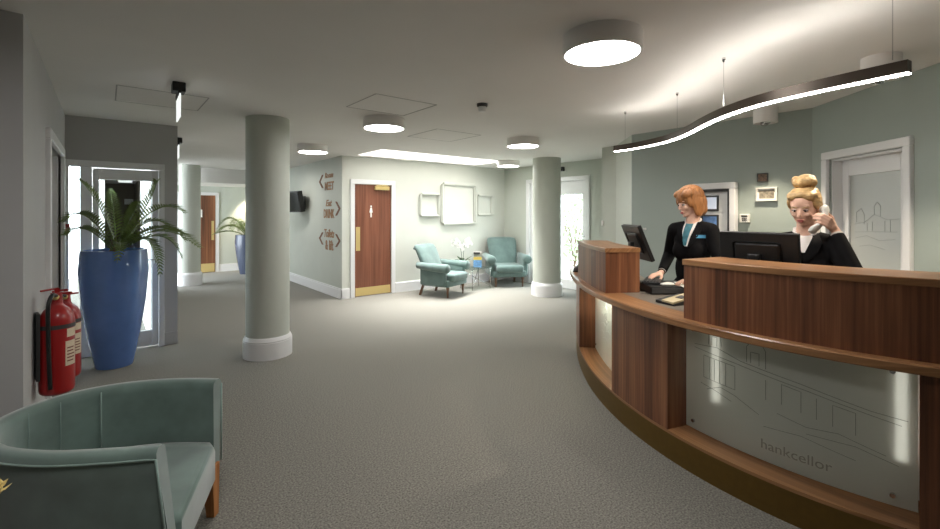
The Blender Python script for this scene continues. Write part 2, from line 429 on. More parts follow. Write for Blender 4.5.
struct(MB().box(-2.6, 1.8, -2.8, -2.6, 0, H).build('wall_rear', M['wall_grey']), 'rear wall behind the picture', 'wall')
struct(wb(-.2, 3.32, 13.5, 13.7, 0, H).build('wall_corridor', M['wall']), 'sage wall at the far end of the corridor', 'wall')

# skirting boards
def skirt(name, x0, x1, y0, y1, label, h=.19):
    b = MB(); b.box(x0, x1, y0, y1, 0, h-.03, .003); 
    cx, cy = .006, .006
    b.box(x0+(cx if x1-x0 < .1 else 0), x1-(0 if x1-x0 < .1 else 0), y0+(cy if y1-y0 < .1 else 0), y1, h-.03, h, .003)
    struct(b.build(name, M['white']), label, 'skirting board')
skirt('baseboard_sign', SX-.022, SX, BY-.022, 13.5, 'tall white skirting under the direction lettering')
b = MB(); b.box(SX-.022, D0-.09, BY-.022, BY, 0, .19, .004); b.box(D1+.09, FX, BY-.022, BY, 0, .19, .004)
struct(b.build('baseboard_back', M['white']), 'tall white skirting along the armchair wall', 'skirting board')
b = MB(); b.box(FX-.022, FX, W1+.07, BY-.022, 0, .19, .004); b.box(FX-.022, FX, 4.25, W0-.07, 0, .19, .004)
struct(b.build('baseboard_far', M['white']), 'tall white skirting beside the garden doors', 'skirting board')
b = MB(); b.box(2.3, 3.3, 13.478, 13.5, 0, .2, .004); b.box(.4, 1.85, 13.478, 13.5, 0, .2, .004)
struct(b.build('baseboard_corridor', M['white']), 'white skirting at the end of the corridor', 'skirting board')

# toilet door
d = thing('door_4', 'brown veneer toilet door with brass plates in a white frame', 'door', kind='structure')
b = MB(); b.box(D0-.085, D0, BY-.03, BY+.02, 0, 2.1, .008); b.box(D1, D1+.085, BY-.03, BY+.02, 0, 2.1, .008); b.box(D0-.085, D1+.085, BY-.03, BY+.02, 2.1, 2.185, .008)
b.build('architrave', M['white'], d)
lf = wb(D0+.004, D1-.004, BY+.0, BY+.045, .01, 2.095, .002).build('door_leaf', M['door_wood'], d)
wb(D0+.02, D1-.02, BY-.006, BY, .02, .17).build('kick_plate', M['brass'], lf)
wb(D0+.03, D0+.11, BY-.006, BY, .86, 1.3).build('push_plate', M['brass'], lf)
b = MB(); b.box(D1-.36, D1-.06, BY-.05, BY, 2.0, 2.07, .004); b.box(D1-.34, D1-.1, BY-.06, BY-.045, 2.075, 2.09, .002); b.build('door_closer', M['brass'], lf)
b = MB(); mx_ = ony(371, 212, BY).x
b.ell((mx_, BY-.004, 1.685), (.017, .004, .019)); b.loft([[(mx_-w_, BY-.006, z_), (mx_+w_, BY-.006, z_), (mx_+w_, BY, z_), (mx_-w_, BY, z_)] for w_, z_ in ((.033, 1.57), (.014, 1.66))]); b.box(mx_-.014, mx_-.003, BY-.006, BY, 1.48, 1.57); b.box(mx_+.003, mx_+.014, BY-.006, BY, 1.48, 1.57)
b.build('toilet_symbol', M['paper'], lf)
# corridor door
d = thing('door_5', 'dark brown door in a white frame at the far corridor end', 'door', kind='structure')
x0, x1 = 1.93, 2.2
x0 = ony(202, 250, 13.5).x-.45; x1 = ony(215, 250, 13.5).x
b = MB(); b.box(x1, x1+.09, 13.46, 13.5, 0, 2.02, .006); b.box(x0-.09, x0, 13.46, 13.5, 0, 2.02, .006); b.box(x0-.09, x1+.09, 13.46, 13.5, 2.02, 2.1, .006); b.build('architrave', M['white'], d)
lf = wb(x0, x1, 13.45, 13.5, .01, 2.02).build('door_leaf', M['walnut'], d)
wb(x0+.02, x1-.02, 13.443, 13.45, .02, .24).build('kick_plate', M['brass'], lf)
wb(x1-.09, x1-.03, 13.443, 13.45, .85, 1.35).build('push_plate', M['brass'], lf)
wb(x1-.36, x1-.30, 13.443, 13.45, 1.45, 1.65).build('door_symbol', M['paper'], lf)
# garden doors
d = thing('door_6', 'white garden door with tall glass beside the round column', 'door', kind='structure')
b = MB(); b.box(FX-.03, FX+.08, W0-.07, W0+.02, 0, WZ-.02, .006); b.box(FX-.03, FX+.08, W1-.02, W1+.07, 0, WZ-.02, .006); b.box(FX-.03, FX+.08, W0-.07, W1+.07, WZ-.02, WZ+.06, .006)
b.build('frame', M['white'], d)
ym = (W0+W1)/2
for a, c in ((W0+.02, ym), (ym, W1-.02)):
    lf = MB(); lf.box(FX+.02, FX+.07, a, a+.11, .01, WZ-.02, .005); lf.box(FX+.02, FX+.07, c-.11, c, .01, WZ-.02, .005); lf.box(FX+.02, FX+.07, a+.11, c-.11, WZ-.3, WZ-.02, .005); lf.box(FX+.02, FX+.07, a+.11, c-.11, .01, .2, .005)
    lf = lf.build('door_leaf', M['white'], d)
    wb(FX+.04, FX+.048, a+.11, c-.11, .2, WZ-.3).build('pane', M['glass'], lf)
    MB().tube([(FX+.02, a+.055, 1.1), (FX-.03, a+.055, 1.1), (FX-.03, a+.15, 1.1)], .009).build('door_handle', M['chrome'], lf, True)
# garden outside
struct(wb(7.55, 16, -1, 16, -.12, -.03).build('terrace_ground', M['pave']), 'pale paving outside the garden doors', 'ground')
def bush(name, c, r, n, label):
    b = MB()
    for i in range(n):
        q = Vector((random.gauss(0, 1), random.gauss(0, 1), random.gauss(0, 1))).normalized()*(.55+.45*random.random())
        p = Vector((c[0]+q.x*r[0], c[1]+q.y*r[1], max(.02, c[2]+q.z*r[2])))
        m = Matrix.Translation(p) @ Euler((random.random()*6, random.random()*6, random.random()*6)).to_matrix().to_4x4()
        s = .06+.05*random.random()
        b.poly([m @ Vector(v) for v in ((-s, 0, 0), (0, -s*.45, s*.1), (s, 0, 0), (0, s*.45, s*.1))])
    root = thing(name, label, 'shrub', (0, 0, 0))
    b.build('foliage', M['shrub'], root)
    b = MB()
    for k in range(5):
        a = k*1.3; b.tube([(c[0], c[1], -.03), (c[0]+.1*math.cos(a), c[1]+.1*math.sin(a), c[2]*.5), (c[0]+r[0]*.4*math.cos(a), c[1]+r[1]*.4*math.sin(a), c[2])], .02, 6)
    b.build('stem', M['dark_leg'], root)
bush('garden_shrub', (10.6, 8.25, 1.2), (.7, .8, 1.25), 900, 'pale green shrub outside, seen through the garden door')
bush('garden_bush', (12.5, 10.6, 1.2), (1.0, 1.0, 1.4), 900, 'second pale bush standing further back in the garden')

# ------------------------------------------------------------------ columns
def column(cx, cy, rs, rb, hb, label):
    r = thing('column', label, 'column', (cx, cy, 0), kind='structure')
    MB().lathe([(rs, hb-.02), (rs, H)], seg=64).build('shaft', M['wall'], r, True, angle=40)
    MB().lathe([(rb, 0), (rb, hb-.055), (rb-.004, hb-.05), (rb-.004, hb-.045), (rb-.002, hb-.04), (rs+.012, hb-.012), (rs+.004, hb), (rs-.01, hb)], seg=64).build('base', M['white'], r, True, angle=30)
column(1.394, 5.27, .223, .25, .23, 'thick sage round column standing near the middle of the lobby')
column(6.55, 5.76, .265, .295, .25, 'round sage column beside the bright garden doors')
column(1.43, 11.45, .2, .235, .28, 'slim round column down the corridor behind the entrance wall')

# ------------------------------------------------------------------ ceiling fittings
def disc_light(x, y, label, first=None):
    if first:
        o = copy_tree(first); o.location = (x, y, H); o['label'] = label; return o
    r = thing('ceiling_disc_light', label, 'ceiling light', (x, y, H), group='round ceiling lights')
    MB().lathe([(.226, 0), (.226, -.105), (.222, -.108), (.212, -.108), (.212, -.09), (.0, -.09)], seg=64, caps=False).build('housing', M['mid_grey'], r, True, angle=30)
    MB().lathe([(.0, -.092), (.211, -.092), (.211, -.102), (.0, -.104)], seg=64, caps=False).build('diffuser', L_DISC, r, True, angle=30)
    return r
d0 = disc_light(2.266, 1.567, 'large round drum ceiling light nearest the wavy lamp')
disc_light(2.393, 4.466, 'round ceiling light right of the thick column, below a ceiling hatch', d0)
disc_light(2.484, 6.912, 'round ceiling light hidden partly by the thick column, in front of the lettering', d0)
disc_light(4.551, 4.439, 'round ceiling light just left of the round column by the garden doors', d0)
disc_light(6.255, 6.516, 'small distant round ceiling light above the far corner armchair', d0)

disc_light(.15, 1.5, 'added round ceiling light, out of view above the near corner, to brighten it', d0)  # unseen extra light, added to brighten the near chair and left wall
disc_light(2.42, 9.4, 'added round ceiling light, unseen behind the thick column, to brighten the corridor', d0)  # unseen extra light, added to lift the brightness down the corridor

def hatch(pts, label):
    b = MB(); n = 4
    for i in range(4):
        p, q = Vector(pts[i]), Vector(pts[(i+1) % 4]); dd = (q-p).normalized(); nn = Vector((-dd.y, dd.x, 0))*.005
        b.loft([[(p+nn).to_3d()+Vector((0, 0, H)), (p-nn).to_3d()+Vector((0, 0, H)), (p-nn).to_3d()+Vector((0, 0, H-.003)), (p+nn).to_3d()+Vector((0, 0, H-.003))],
                [(q+nn).to_3d()+Vector((0, 0, H)), (q-nn).to_3d()+Vector((0, 0, H)), (q-nn).to_3d()+Vector((0, 0, H-.003)), (q+nn).to_3d()+Vector((0, 0, H-.003))]])
    r = thing('ceiling_hatch', label, 'ceiling hatch', group='ceiling access hatches')
    b.build('gap_frame', M['groove'], r)
    xs = [p[0] for p in pts]; ys = [p[1] for p in pts]
    wb(min(xs)+.01, max(xs)-.01, min(ys)+.01, max(ys)-.01, H-.002, H).build('hatch_panel', M['ceiling'], r)
hatch([(.07, 4.64, 0), (.725, 4.64, 0), (.725, 5.29, 0), (.07, 5.29, 0)], 'flush ceiling hatch above the blue planter')
hatch([(1.83, 3.56, 0), (2.47, 3.56, 0), (2.47, 4.18, 0), (1.83, 4.18, 0)], 'flush ceiling hatch above and left of the middle round light')
hatch([(3.18, 4.57, 0), (3.89, 4.57, 0), (3.89, 5.27, 0), (3.18, 5.27, 0)], 'flush ceiling hatch between the smoke detector and the skylight')

r = thing('smoke_detector', 'small grey smoke detector on the ceiling', 'smoke detector', (2.79, 3.26, H))
MB().lathe([(.052, 0), (.052, -.022), (.045, -.03), (0, -.03)], seg=24, caps=False).build('base', M['dark_grey'], r, True, angle=30)
MB().lathe([(.038, -.03), (.04, -.055), (.03, -.075), (0, -.078)], seg=24, caps=False).build('sensor_head', M['white_matt'], r, True, angle=30)

def exit_sign(px, py, label):
    p = onh(px, py, H); r = thing('exit_sign', label, 'exit sign', p, math.radians(-1.5), group='hanging blade signs')
    b = MB(); b.box(-.045, .045, -.07, .07, -.075, 0, .006); b.box(-.012, .012, -.12, .12, -.115, -.075, .004); b.build('mount', M['black'], r)
    wb(-.005, .005, -.14, .14, -.29, -.105, .002).build('sign_blade', L_EXIT, r)
exit_sign(178.5, 83.5, 'hanging edge-lit sign with black mount, over the entrance wall corner')
exit_sign(178, 138, 'smaller, farther hanging edge-lit sign beyond the entrance wall')

# wavy pendant lamp
LP = [(4.147, 2.708), (4.122, 2.497), (4.061, 2.29), (3.96, 2.07), (3.802, 1.853), (3.624, 1.67), (3.429, 1.493), (3.249, 1.309), (3.114, 1.136), (3.02, .967), (2.956, .778), (2.915, .598), (2.885, .44), (2.868, .335)]
pts = smooth_pts([(x, y, 2.22) for x, y in LP], 5)
def strip(w0, w1, z0, z1):
    rings = []
    for i, p in enumerate(pts):
        t = (pts[min(i+1, len(pts)-1)]-pts[max(i-1, 0)]).normalized(); n = Vector((t.y, -t.x, 0))
        rings.append([Vector((p.x, p.y, 0))+n*w0+Vector((0, 0, z0)), Vector((p.x, p.y, 0))+n*w1+Vector((0, 0, z0)), Vector((p.x, p.y, 0))+n*w1+Vector((0, 0, z1)), Vector((p.x, p.y, 0))+n*w0+Vector((0, 0, z1))])
    return MB().loft(rings)
r = thing('wavy_pendant_lamp', 'long wavy bronze pendant lamp with glowing underside over the desk', 'pendant lamp', (0, 0, 0))
b = MB()
strip(-.024, .024, 2.205, 2.262).build('lamp_body', M['lamp_bronze'], r, True, angle=40)
strip(-.015, .015, 2.199, 2.205).build('light_strip', L_STRIP, r, True, angle=40)
pts = pts[2:-3]; strip(-.014, .014, 2.262, 2.263).build('uplight_strip', L_UP, r, True, angle=40)
for px, py in ((618, 110), (684, 92), (728, 57), (901, -8)):
    q = onh(px, py, H); k = min(pts, key=lambda p: (p-q.to_2d().to_3d()-Vector((0, 0, 2.22))).length)
    b = MB(); b.tube([(k.x, k.y, 2.28), (k.x, k.y, H)], .0022, 6); b.lathe([(.012, 0), (.012, -.012), (.004, -.03), (0, -.03)], (k.x, k.y, H), 12, False)
    b.build('suspension_wire', M['chrome'], r)

def spot_can(x, y, label, first=None):
    if first:
        o = copy_tree(first); o.location = (x, y, H); o['label'] = label; return o
    r = thing('ceiling_spotlight', label, 'spotlight', (x, y, H), group='surface mounted spotlights')
    MB().lathe([(.105, 0), (.105, -.15), (.095, -.15), (.095, -.11), (0, -.11)], seg=40, caps=False).build('can', M['mid_grey'], r, True, angle=30)
    for s in (-1, 1):
        h = MB().lathe([(.036, -.12), (.036, -.158), (.03, -.162), (.03, -.15), (0, -.15)], (s*.04, s*.02, 0), 20, False).build('spot_head', M['chrome'], r, True, angle=30)
    return r
q1 = onh(765.5, 108, H); q2 = onh(881, 57, H)
s0 = spot_can(q1.x, q1.y, 'small grey ceiling spotlight can behind the wavy lamp, by the reception wall')
spot_can(q2.x, q2.y, 'wide grey ceiling spotlight can above the end of the wavy lamp, over the office door', s0)

# ------------------------------------------------------------------ reception desk
DC = (5.68, .568)
def dr_(t):
    t = min(t, 3.28)-3
    return 3.0318-.0855*t-.6857*t*t-.6818*t**3
def dp(t, off, z=0):
    q = dr_(t)+off
    return Vector((DC[0]+q*math.cos(t), DC[1]+q*math.sin(t), z))
def arc(t0, t1, o0, o1, z0, z1, n=None, b=None, bev=0):
    """curved bar from angle t0 to t1, between offsets o0 < o1 and heights z0 < z1"""
    n = n or max(2, int((t1-t0)/.025)); b = b or MB(); rings = []
    for i in range(n+1):
        t = t0+(t1-t0)*i/n
        if bev:
            rings.append([dp(t, o0, z0), dp(t, o1-bev, z0), dp(t, o1, z0+bev), dp(t, o1, z1-bev), dp(t, o1-bev, z1), dp(t, o0, z1)])
        else:
            rings.append([dp(t, o0, z0), dp(t, o1, z0), dp(t, o1, z1), dp(t, o0, z1)])
    return b.loft(rings)
def uv_up(x, y, z):
    return (z, math.atan2(y-DC[1], x-DC[0]) % (2*PI)*3+.6*math.hypot(x-DC[0], y-DC[1]))
def uv_along(x, y, z):
    return (math.atan2(y-DC[1], x-DC[0]) % (2*PI)*3, math.hypot(x-DC[0], y-DC[1])+z)
TE = 3.75
desk = thing('reception_desk', 'curved walnut reception desk with frosted glass fronts and bronze plinth', 'reception desk', (0, 0, 0))
arc(2.08, TE, -.3, -.004, 0, .165).build('plinth', M['bronze'], desk, True, angle=30)
arc(2.08, TE, -.3, 0, .165, .183).build('sill', M['walnut_edge'], desk, True, uvf=uv_along, angle=30)
arc(2.08, TE, -.34, -.3, 0, .88).build('inner_panel', M['white_matt'], desk, True, angle=30)
for t0, t1 in ((2.09, 2.255), (2.636, 2.852), (3.236, 3.55)):
    arc(t0, t1, -.3, -.002, .183, .88).build('veneer_panel', M['walnut'], desk, True, uvf=uv_up, angle=30)
wt = arc(2.06, TE, -.62, -.13, .885, .92).build('worktop', M['laminate'], desk, True, angle=30)
arc(2.06, TE, -.13, .0756, .878, .922, bev=.006).build('worktop_edge', M['walnut_edge'], desk, True, uvf=uv_along, angle=30)
def raised(t0, t1, depth):
    u = arc(t0, t1, .01-depth, .01, .922, 1.245).build('raised_counter', M['walnut'], desk, True, uvf=uv_up, angle=30)
    arc(t0-.002, t1+.002, .006-depth, .016, 1.245, 1.28, bev=.003).build('counter_top', M['walnut_edge'], u, True, uvf=uv_along, angle=30)
raised(2.25, 2.607, .29); raised(2.897, 3.6, .33)
GLO = -.16
def glass_panel(t0, t1, lines, ink, word=None):
    g = arc(t0, t1, GLO-.012, GLO, .19, .868).build('glass_panel', M['frost'], desk, True, angle=30)
    for t in (t0+.02, t1-.03):
        for z in (.24, .82):
            p = dp(t, GLO); n = (p-Vector((DC[0], DC[1], 0))).normalized()
            b = MB(); b.tube([p+n*-.02+Vector((0, 0, z)), p+n*.012+Vector((0, 0, z))], .011, 12)
            b.build('standoff_bolt', M['chrome'], g)
    b = MB()
    for ln in lines:
        q = []
        for i in range(len(ln)-1):
            for k in range(3):
                f = k/3; q.append((ln[i][0]*(1-f)+ln[i+1][0]*f, ln[i][1]*(1-f)+ln[i+1][1]*f))
        q.append(ln[-1])
        b.tube([dp(t0+(t1-t0)*u, GLO+.0005, .19+.678*v) for u, v in q], .0016, 5)
    b.build('etched_drawing', ink, g)
    if word:
        b = MB(); u0, v0, w, h = word[1:]
        ra = dr_((t0+t1)/2)+GLO
        fit_text(b, word[0], .1, lambda x, y, z: dp(t0+(t1-t0)*u0+x/ra, GLO+.001+z, .19+.678*v0+y), width=w, height=h, extrude=.0012)
        b.build('etched_lettering', M['etch_word'], g)
    return g
house = [[(.06, .80), (.2, .82), (.33, .76), (.6, .70), (.85, .62), (.97, .6)], [(.06, .77), (.3, .73), (.62, .66), (.95, .56)], [(.12, .52), (.12, .72), (.3, .70), (.3, .5), (.12, .52)],
         [(.155, .52), (.155, .71)], [(.185, .52), (.185, .705)], [(.215, .515), (.215, .70)], [(.25, .51), (.25, .70)], [(.14, .42), (.22, .48), (.3, .45), (.42, .36)], [(.1, .46), (.2, .43), (.28, .39)],
         [(.15, .83), (.15, .93), (.17, .97), (.2, .98), (.22, .95), (.225, .84)], [(.17, .83), (.17, .91), (.2, .91), (.2, .83)], [(.36, .77), (.36, .9), (.39, .96), (.43, .95), (.45, .89), (.45, .75)], [(.38, .77), (.38, .86), (.42, .86), (.42, .76)],
         [(.45, .5), (.45, .66)], [(.52, .5), (.52, .66), (.6, .64), (.6, .48)], [(.66, .46), (.66, .62)], [(.72, .44), (.72, .6), (.8, .58), (.8, .42)], [(.5, .42), (.62, .38), (.74, .40), (.9, .33)], [(.44, .28), (.6, .3), (.8, .24)], [(.62, .33), (.8, .34), (.94, .28)]]
glass_panel(2.853, 3.234, house, M['etch'], ('hankcellor', .43, .10, .315, .05))
leafy = []
for k in range(9):
    u = .25+.5*random.random(); v = .3+.06*k
    leafy.append([(u, v), (u+.1, v+.05), (u+.16, v+.02), (u+.22, v+.08)])
leafy += [[(.5, .15), (.46, .4), (.52, .7), (.48, .92)]]
glass_panel(2.256, 2.634, leafy, M['etch_light'])
for t in (2.885, 3.205):
    arc(t, t+.014, -.295, -.285, .36, .86, 2).build('light_strip', L_GLOW, desk)
arc(2.3, 2.6, -.24, -.22, .80, .84).build('light_strip', emit('panel_glow', (1, .97, .9, 1), 70.0), desk)

# desk items
def on_desk(name, label, cat, px, py, h, rz_cam=0, group=None):
    p = onh(px, py, h); return thing(name, label, cat, p, -TH+rz_cam, group)
WZT = .92
# low black case the keyboard stands on
CC = at(662, 0, 3.69); RZ = -TH
r = thing('cash_drawer', 'low black box on the worktop between the raised counters', 'cash drawer', (CC.x, CC.y, WZT), RZ)
wb(-.16, .2, -.17, .17, .004, .062, .006).build('case', M['black'], r); wb(-.15, .19, -.176, -.168, .012, .05, .002).build('drawer_front', M['dark_grey'], r)
KC = at(653, 0, 3.79)
r = thing('keyboard', 'black keyboard lying in front of the ginger-haired receptionist', 'keyboard', (KC.x, KC.y, WZT+.063), RZ+math.radians(62))
wb(-.17, .17, -.07, .07, 0, .018, .004).build('case', M['black'], r)
b = MB()
for i in range(14):
    for j in range(5): b.box(-.16+i*.0229, -.16+i*.0229+.019, -.06+j*.024, -.06+j*.024+.019, .016, .024, .002, 1)
b.build('key_block', M['keys'], r)
p = onh(667, 287, WZT+.066)
MC = at(667.5, 0, 3.58)
r = thing('computer_mouse', 'small white computer mouse on the black box beside the keyboard', 'mouse', (MC.x, MC.y, WZT+.062), RZ)
MB().ell((0, 0, .012), (.055, .03, .018)).build('shell', M['phone_white'], r, True); wb(-.048, -.02, -.002, .002, .022, .03, .001).build('wheel', M['dark_grey'], r)
TC = at(676, 0, 3.2)
r = thing('desk_telephone', 'tan and black telephone base on the worktop beside the tall counter', 'telephone', (TC.x, TC.y, WZT), RZ+math.radians(24))
b = MB(); b.loft([[(-.11, -.08, 0), (.11, -.08, 0), (.11, .08, 0), (-.11, .08, 0)], [(-.11, -.08, .012), (.11, -.08, .04), (.11, .08, .05), (-.11, .08, .02)]]); b.build('case', M['black'], r)
b = MB(); b.loft([[(-.115, -.075, .014), (.1, -.075, .042), (.1, .02, .047), (-.115, .02, .018)], [(-.115, -.075, .026), (.1, -.075, .054), (.1, .02, .06), (-.115, .02, .03)]]); b.build('keypad', M['tan_plastic'], r)
b = MB(); b.loft([[(-.02, -.06, .041), (.04, -.06, .05), (.04, -.01, .053), (-.02, -.01, .044)], [(-.02, -.06, .043), (.04, -.06, .052), (.04, -.01, .055), (-.02, -.01, .046)]]); b.build('display', M['keys'], r)
for i, (px, Z, a, lab) in enumerate(((646, 4.0, 20, 'white paper sheet on the worktop nearest the low counter end'), (688, 3.5, -10, 'white paper sheet tucked by the tall counter beside the left hand'))):
    q = at(px, 0, Z); zz = WZT+.002 if i == 0 else WZT+.0625
    if i == 1: q = at(692, 0, 3.6)
    o = wb(-.1, .1, -.14, .14, 0, .003).build('paper_sheet', M['paper']); o.location = (q.x, q.y, zz); o.rotation_euler = (0, 0, RZ+math.radians(a)); tag(o, lab, 'paper')
q = dp(2.17, 0, .922)
r = thing('desk_bell', 'small dark domed object at the far end of the worktop', 'bell', (q.x, q.y, .922))
MB().lathe([(.045, 0), (.045, .012), (.04, .014)], seg=24).build('base', M['black'], r); MB().lathe([(.042, .014), (.038, .04), (.022, .058), (.006, .064), (.006, .074), (0, .075)], seg=24, caps=False).build('dome', M['dark_grey'], r, True)
# monitors
def monitor(c, rz, w, h, tilt, label, top_z, foot_z):
    """screen faces local +y; c is the screen centre"""
    r = thing('computer_monitor', label, 'monitor', (c.x, c.y, foot_z), rz, group='reception monitors')
    m = Matrix.Translation((0, 0, top_z-foot_z-h/2*math.cos(tilt))) @ Matrix.Rotation(tilt, 4, 'X')
    b = MB(); b.box(-w/2, w/2, -.015, .02, -h/2, h/2, .006, mtx=m); b.build('bezel', M['black'], r)
    MB().box(-w/2+.015, w/2-.015, .02, .022, -h/2+.02, h/2-.015, mtx=m).build('screen', M['black_gloss'], r)
    MB().box(-w*.3, w*.3, -.026, -.012, -h*.28, h*.3, .018, mtx=m).build('rear_housing', M['black'], r)
    b = MB(); b.box(-.035, .035, -.07, -.035, 0.01, top_z-foot_z-h*.45, .006); b.build('stand', M['black'], r)
    wb(-.13, .13, -.09, .11, 0, .014, .005).build('base', M['black'], r)
m1 = at(637, 0, 4.04); monitor(m1, RZ+math.radians(-90), .42, .33, math.radians(22), 'black monitor seen from the side, beyond the low counter', 1.45, WZT)
m2 = cw(1.805, 2.82, 0); monitor(m2, RZ+math.radians(-56.7), .455, .3, math.radians(6), 'wide black monitor seen from behind, in front of the blonde receptionist', 1.44, WZT)

# ------------------------------------------------------------------ reception wall items
def on_wall_x(name, label, cat, x, y, z): return thing(name, label, cat, (x, y, z), 0)
r = thing('notice_cabinet', 'white framed wall cabinet with small lit pictures behind the ginger-haired receptionist', 'cabinet', (RX, 2.19, 1.56))
b = MB(); b.box(-.1, -.0, -.19, -.13, -.35, .27, .008); b.box(-.1, 0, .22, .28, -.35, .27, .008); b.box(-.1, 0, -.19, .28, .27, .34, .008); b.box(-.1, 0, -.19, .28, -.4, -.35, .008)
b.build('frame', M['white'], r)
b = MB(); b.box(-.075, 0, -.13, -.105, -.35, .27); b.box(-.075, 0, .195, .22, -.35, .27); b.box(-.075, 0, -.105, .195, .24, .27); b.box(-.075, 0, -.105, .195, -.35, -.32)
b.build('inner_frame', M['dark_grey'], r); wb(-.03, 0, -.105, .195, -.32, .24).build('backboard', M['white_matt'], r)
wb(-.045, -.03, .0, .19, .02, .2, .003).build('picture_frame', M['dark_grey'], r); wb(-.048, -.045, .02, .17, .045, .18).build('lit_picture', L_SCREEN, r)
wb(-.045, -.03, .0, .19, -.2, -.02, .003).build('picture_frame', M['dark_grey'], r); wb(-.048, -.045, .02, .17, -.18, -.04).build('picture', M['picture_blue'], r)
a = onx(740.5, 222.5, RX); c = onx(750.5, 214, RX)
r = thing('alarm_keypad', 'white alarm keypad on the wall beside the white cabinet', 'keypad', (RX, (a.y+c.y)/2, (a.z+c.z)/2))
w, h = abs(a.y-c.y)/2, abs(a.z-c.z)/2
wb(-.035, 0, -w, w, -h, h, .006).build('case', M['phone_white'], r); wb(-.038, -.034, -w*.6, w*.6, h*.3, h*.7).build('display', M['dark_grey'], r)
b = MB()
for i in range(3):
    for j in range(2): b.box(-.039, -.034, w*(-.5+.35*i), w*(-.5+.35*i+.25), h*(-.65+.4*j), h*(-.65+.4*j+.3))
b.build('key_block', M['keys'], r)
def wall_picture(p0, p1, pic, frame, label, fw=.018):
    a = onx(p0[0], p0[1], RX); c = onx(p1[0], p1[1], RX); w, h = abs(a.y-c.y)/2, abs(a.z-c.z)/2
    r = thing('picture_frame', label, 'picture', (RX, (a.y+c.y)/2, (a.z+c.z)/2))
    b = MB(); b.box(-.03, 0, -w, -w+fw, -h, h, .003); b.box(-.03, 0, w-fw, w, -h, h, .003); b.box(-.03, 0, -w+fw, w-fw, h-fw, h, .003); b.box(-.03, 0, -w+fw, w-fw, -h, -h+fw, .003); b.build('frame', frame, r)
    wb(-.012, 0, -w+fw, w-fw, -h+fw, h-fw).build('mount_board', M['paper'] if frame is M['phone_white'] else pic, r)
    k = .012 if frame is M['phone_white'] else 0
    wb(-.015, -.012, -w+fw+k, w-fw-k, -h+fw+k, h-fw-k).build('print', pic, r)
wall_picture((756.5, 201.5), (778, 187), M['picture_sepia'], M['phone_white'], 'cream framed print on the wall left of the blonde receptionist')
wall_picture((758, 182), (768.5, 173), M['picture_dark'], M['dark_grey'], 'tiny dark picture hung above the cream framed print', .006)
q = onx(645.5, 229, RX); r = thing('wall_hook', 'tiny hook on the wall above the side-on monitor', 'hook', q)
b = MB(); b.lathe([(.016, 0), (.016, .006)], seg=14); bb = b.build('plate', M['mid_grey'], r); bb.rotation_euler = (0, -PI/2, 0)
MB().tube([(0, 0, 0), (-.04, 0, -.004), (-.05, 0, .015)], .006, 8).build('peg', M['mid_grey'], r, True)
q = onx(602.5, 221, 6.15); o = wb(6.12, 6.15, 4.215, 4.245, 1.36, 1.44, .004).build('wall_switch', M['mid_grey']); tag(o, 'small grey switch on the edge of the angled wall', 'switch')
q = onx(563.5, 169, FX); r = thing('door_sensor', 'tiny black sensor on the wall above the garden door', 'sensor', (FX, q.y, q.z))
wb(-.06, 0, -.035, .035, -.045, .045, .01).build('case', M['black'], r); MB().ell((-.06, 0, -.015), (.012, .02, .02)).build('lens', M['black_gloss'], r, True)

# ------------------------------------------------------------------ direction lettering on the sign wall
def wsign(name, label, rows, chev):
    r = thing(name, label, 'wall sign', (SX, 0, 0))
    b = MB()
    for body, pa, pb, sh in rows:
        a = onx(pa[0], pa[1], SX); c = onx(pb[0], pb[1], SX)          # lower left, upper right
        fit_text(b, body, .1, lambda x, y, z: Vector((-.004-z, a.y-x, a.z+y)), width=a.y-c.y, height=c.z-a.z, extrude=.003, shear=sh, bold=.0025)
    b.build('lettering', M['sign_tan'], r)
    for d_, pc, w, h in chev:
        q = onx(pc[0], pc[1], SX); s = -1 if d_ == '>' else 1
        t = .07
        pl = [(0, 0), (s*-w, h), (s*(-w-t), h), (s*-t, 0), (s*(-w-t), -h), (s*-w, -h)]
        MB().loft([[Vector((-.001, q.y+x, q.z+z)) for x, z in pl], [Vector((-.01, q.y+x, q.z+z)) for x, z in pl]]).build('chevron', M['sign_brown'], r)
wsign('direction_sign', 'top lettering pointing left to MEET on the sage wall', [('Rooms', (325, 178.5), (333.5, 171.5), .3), ('MEET', (325, 190.5), (334, 181), 0)], [('<', (319.3, 182), .16, .13)])
wsign('direction_sign', 'middle lettering pointing right to DRINK on the sage wall', [('Eat', (326, 206.5), (332, 199.5), .3), ('DRINK', (324, 218), (334.5, 209), 0)], [('>', (340.6, 208.5), .16, .13)])
wsign('direction_sign', 'bottom lettering for toilets and lift with chevrons at both sides', [('Toilets', (324.5, 237), (334.5, 229.5), .3), ('& lift', (325.5, 249.5), (333.5, 240.5), 0)], [('<', (319.3, 238), .16, .12), ('>', (340.6, 241), .16, .12)])
r = thing('wall_screen', 'black box-shaped screen tilted on a bracket on the corridor wall', 'screen', (SX, 9.75, 1.8))
m = Matrix.Translation((-.24, 0, 0)) @ Matrix.Rotation(math.radians(12), 4, 'Z') @ Matrix.Rotation(math.radians(-10), 4, 'Y')
b = MB(); b.box(-.06, .05, -.34, .34, -.22, .22, .01, mtx=m); b.box(.05, .13, -.2, .2, -.15, .15, .02, mtx=m); b.build('case', M['black'], r)
MB().box(-.064, -.06, -.32, .32, -.2, .2, mtx=m).build('screen', M['black_gloss'], r)
b = MB(); b.box(-.03, 0, -.08, .08, -.16, .12); b.box(-.18, 0, -.03, .03, -.06, 0); b.build('bracket', M['dark_grey'], r)

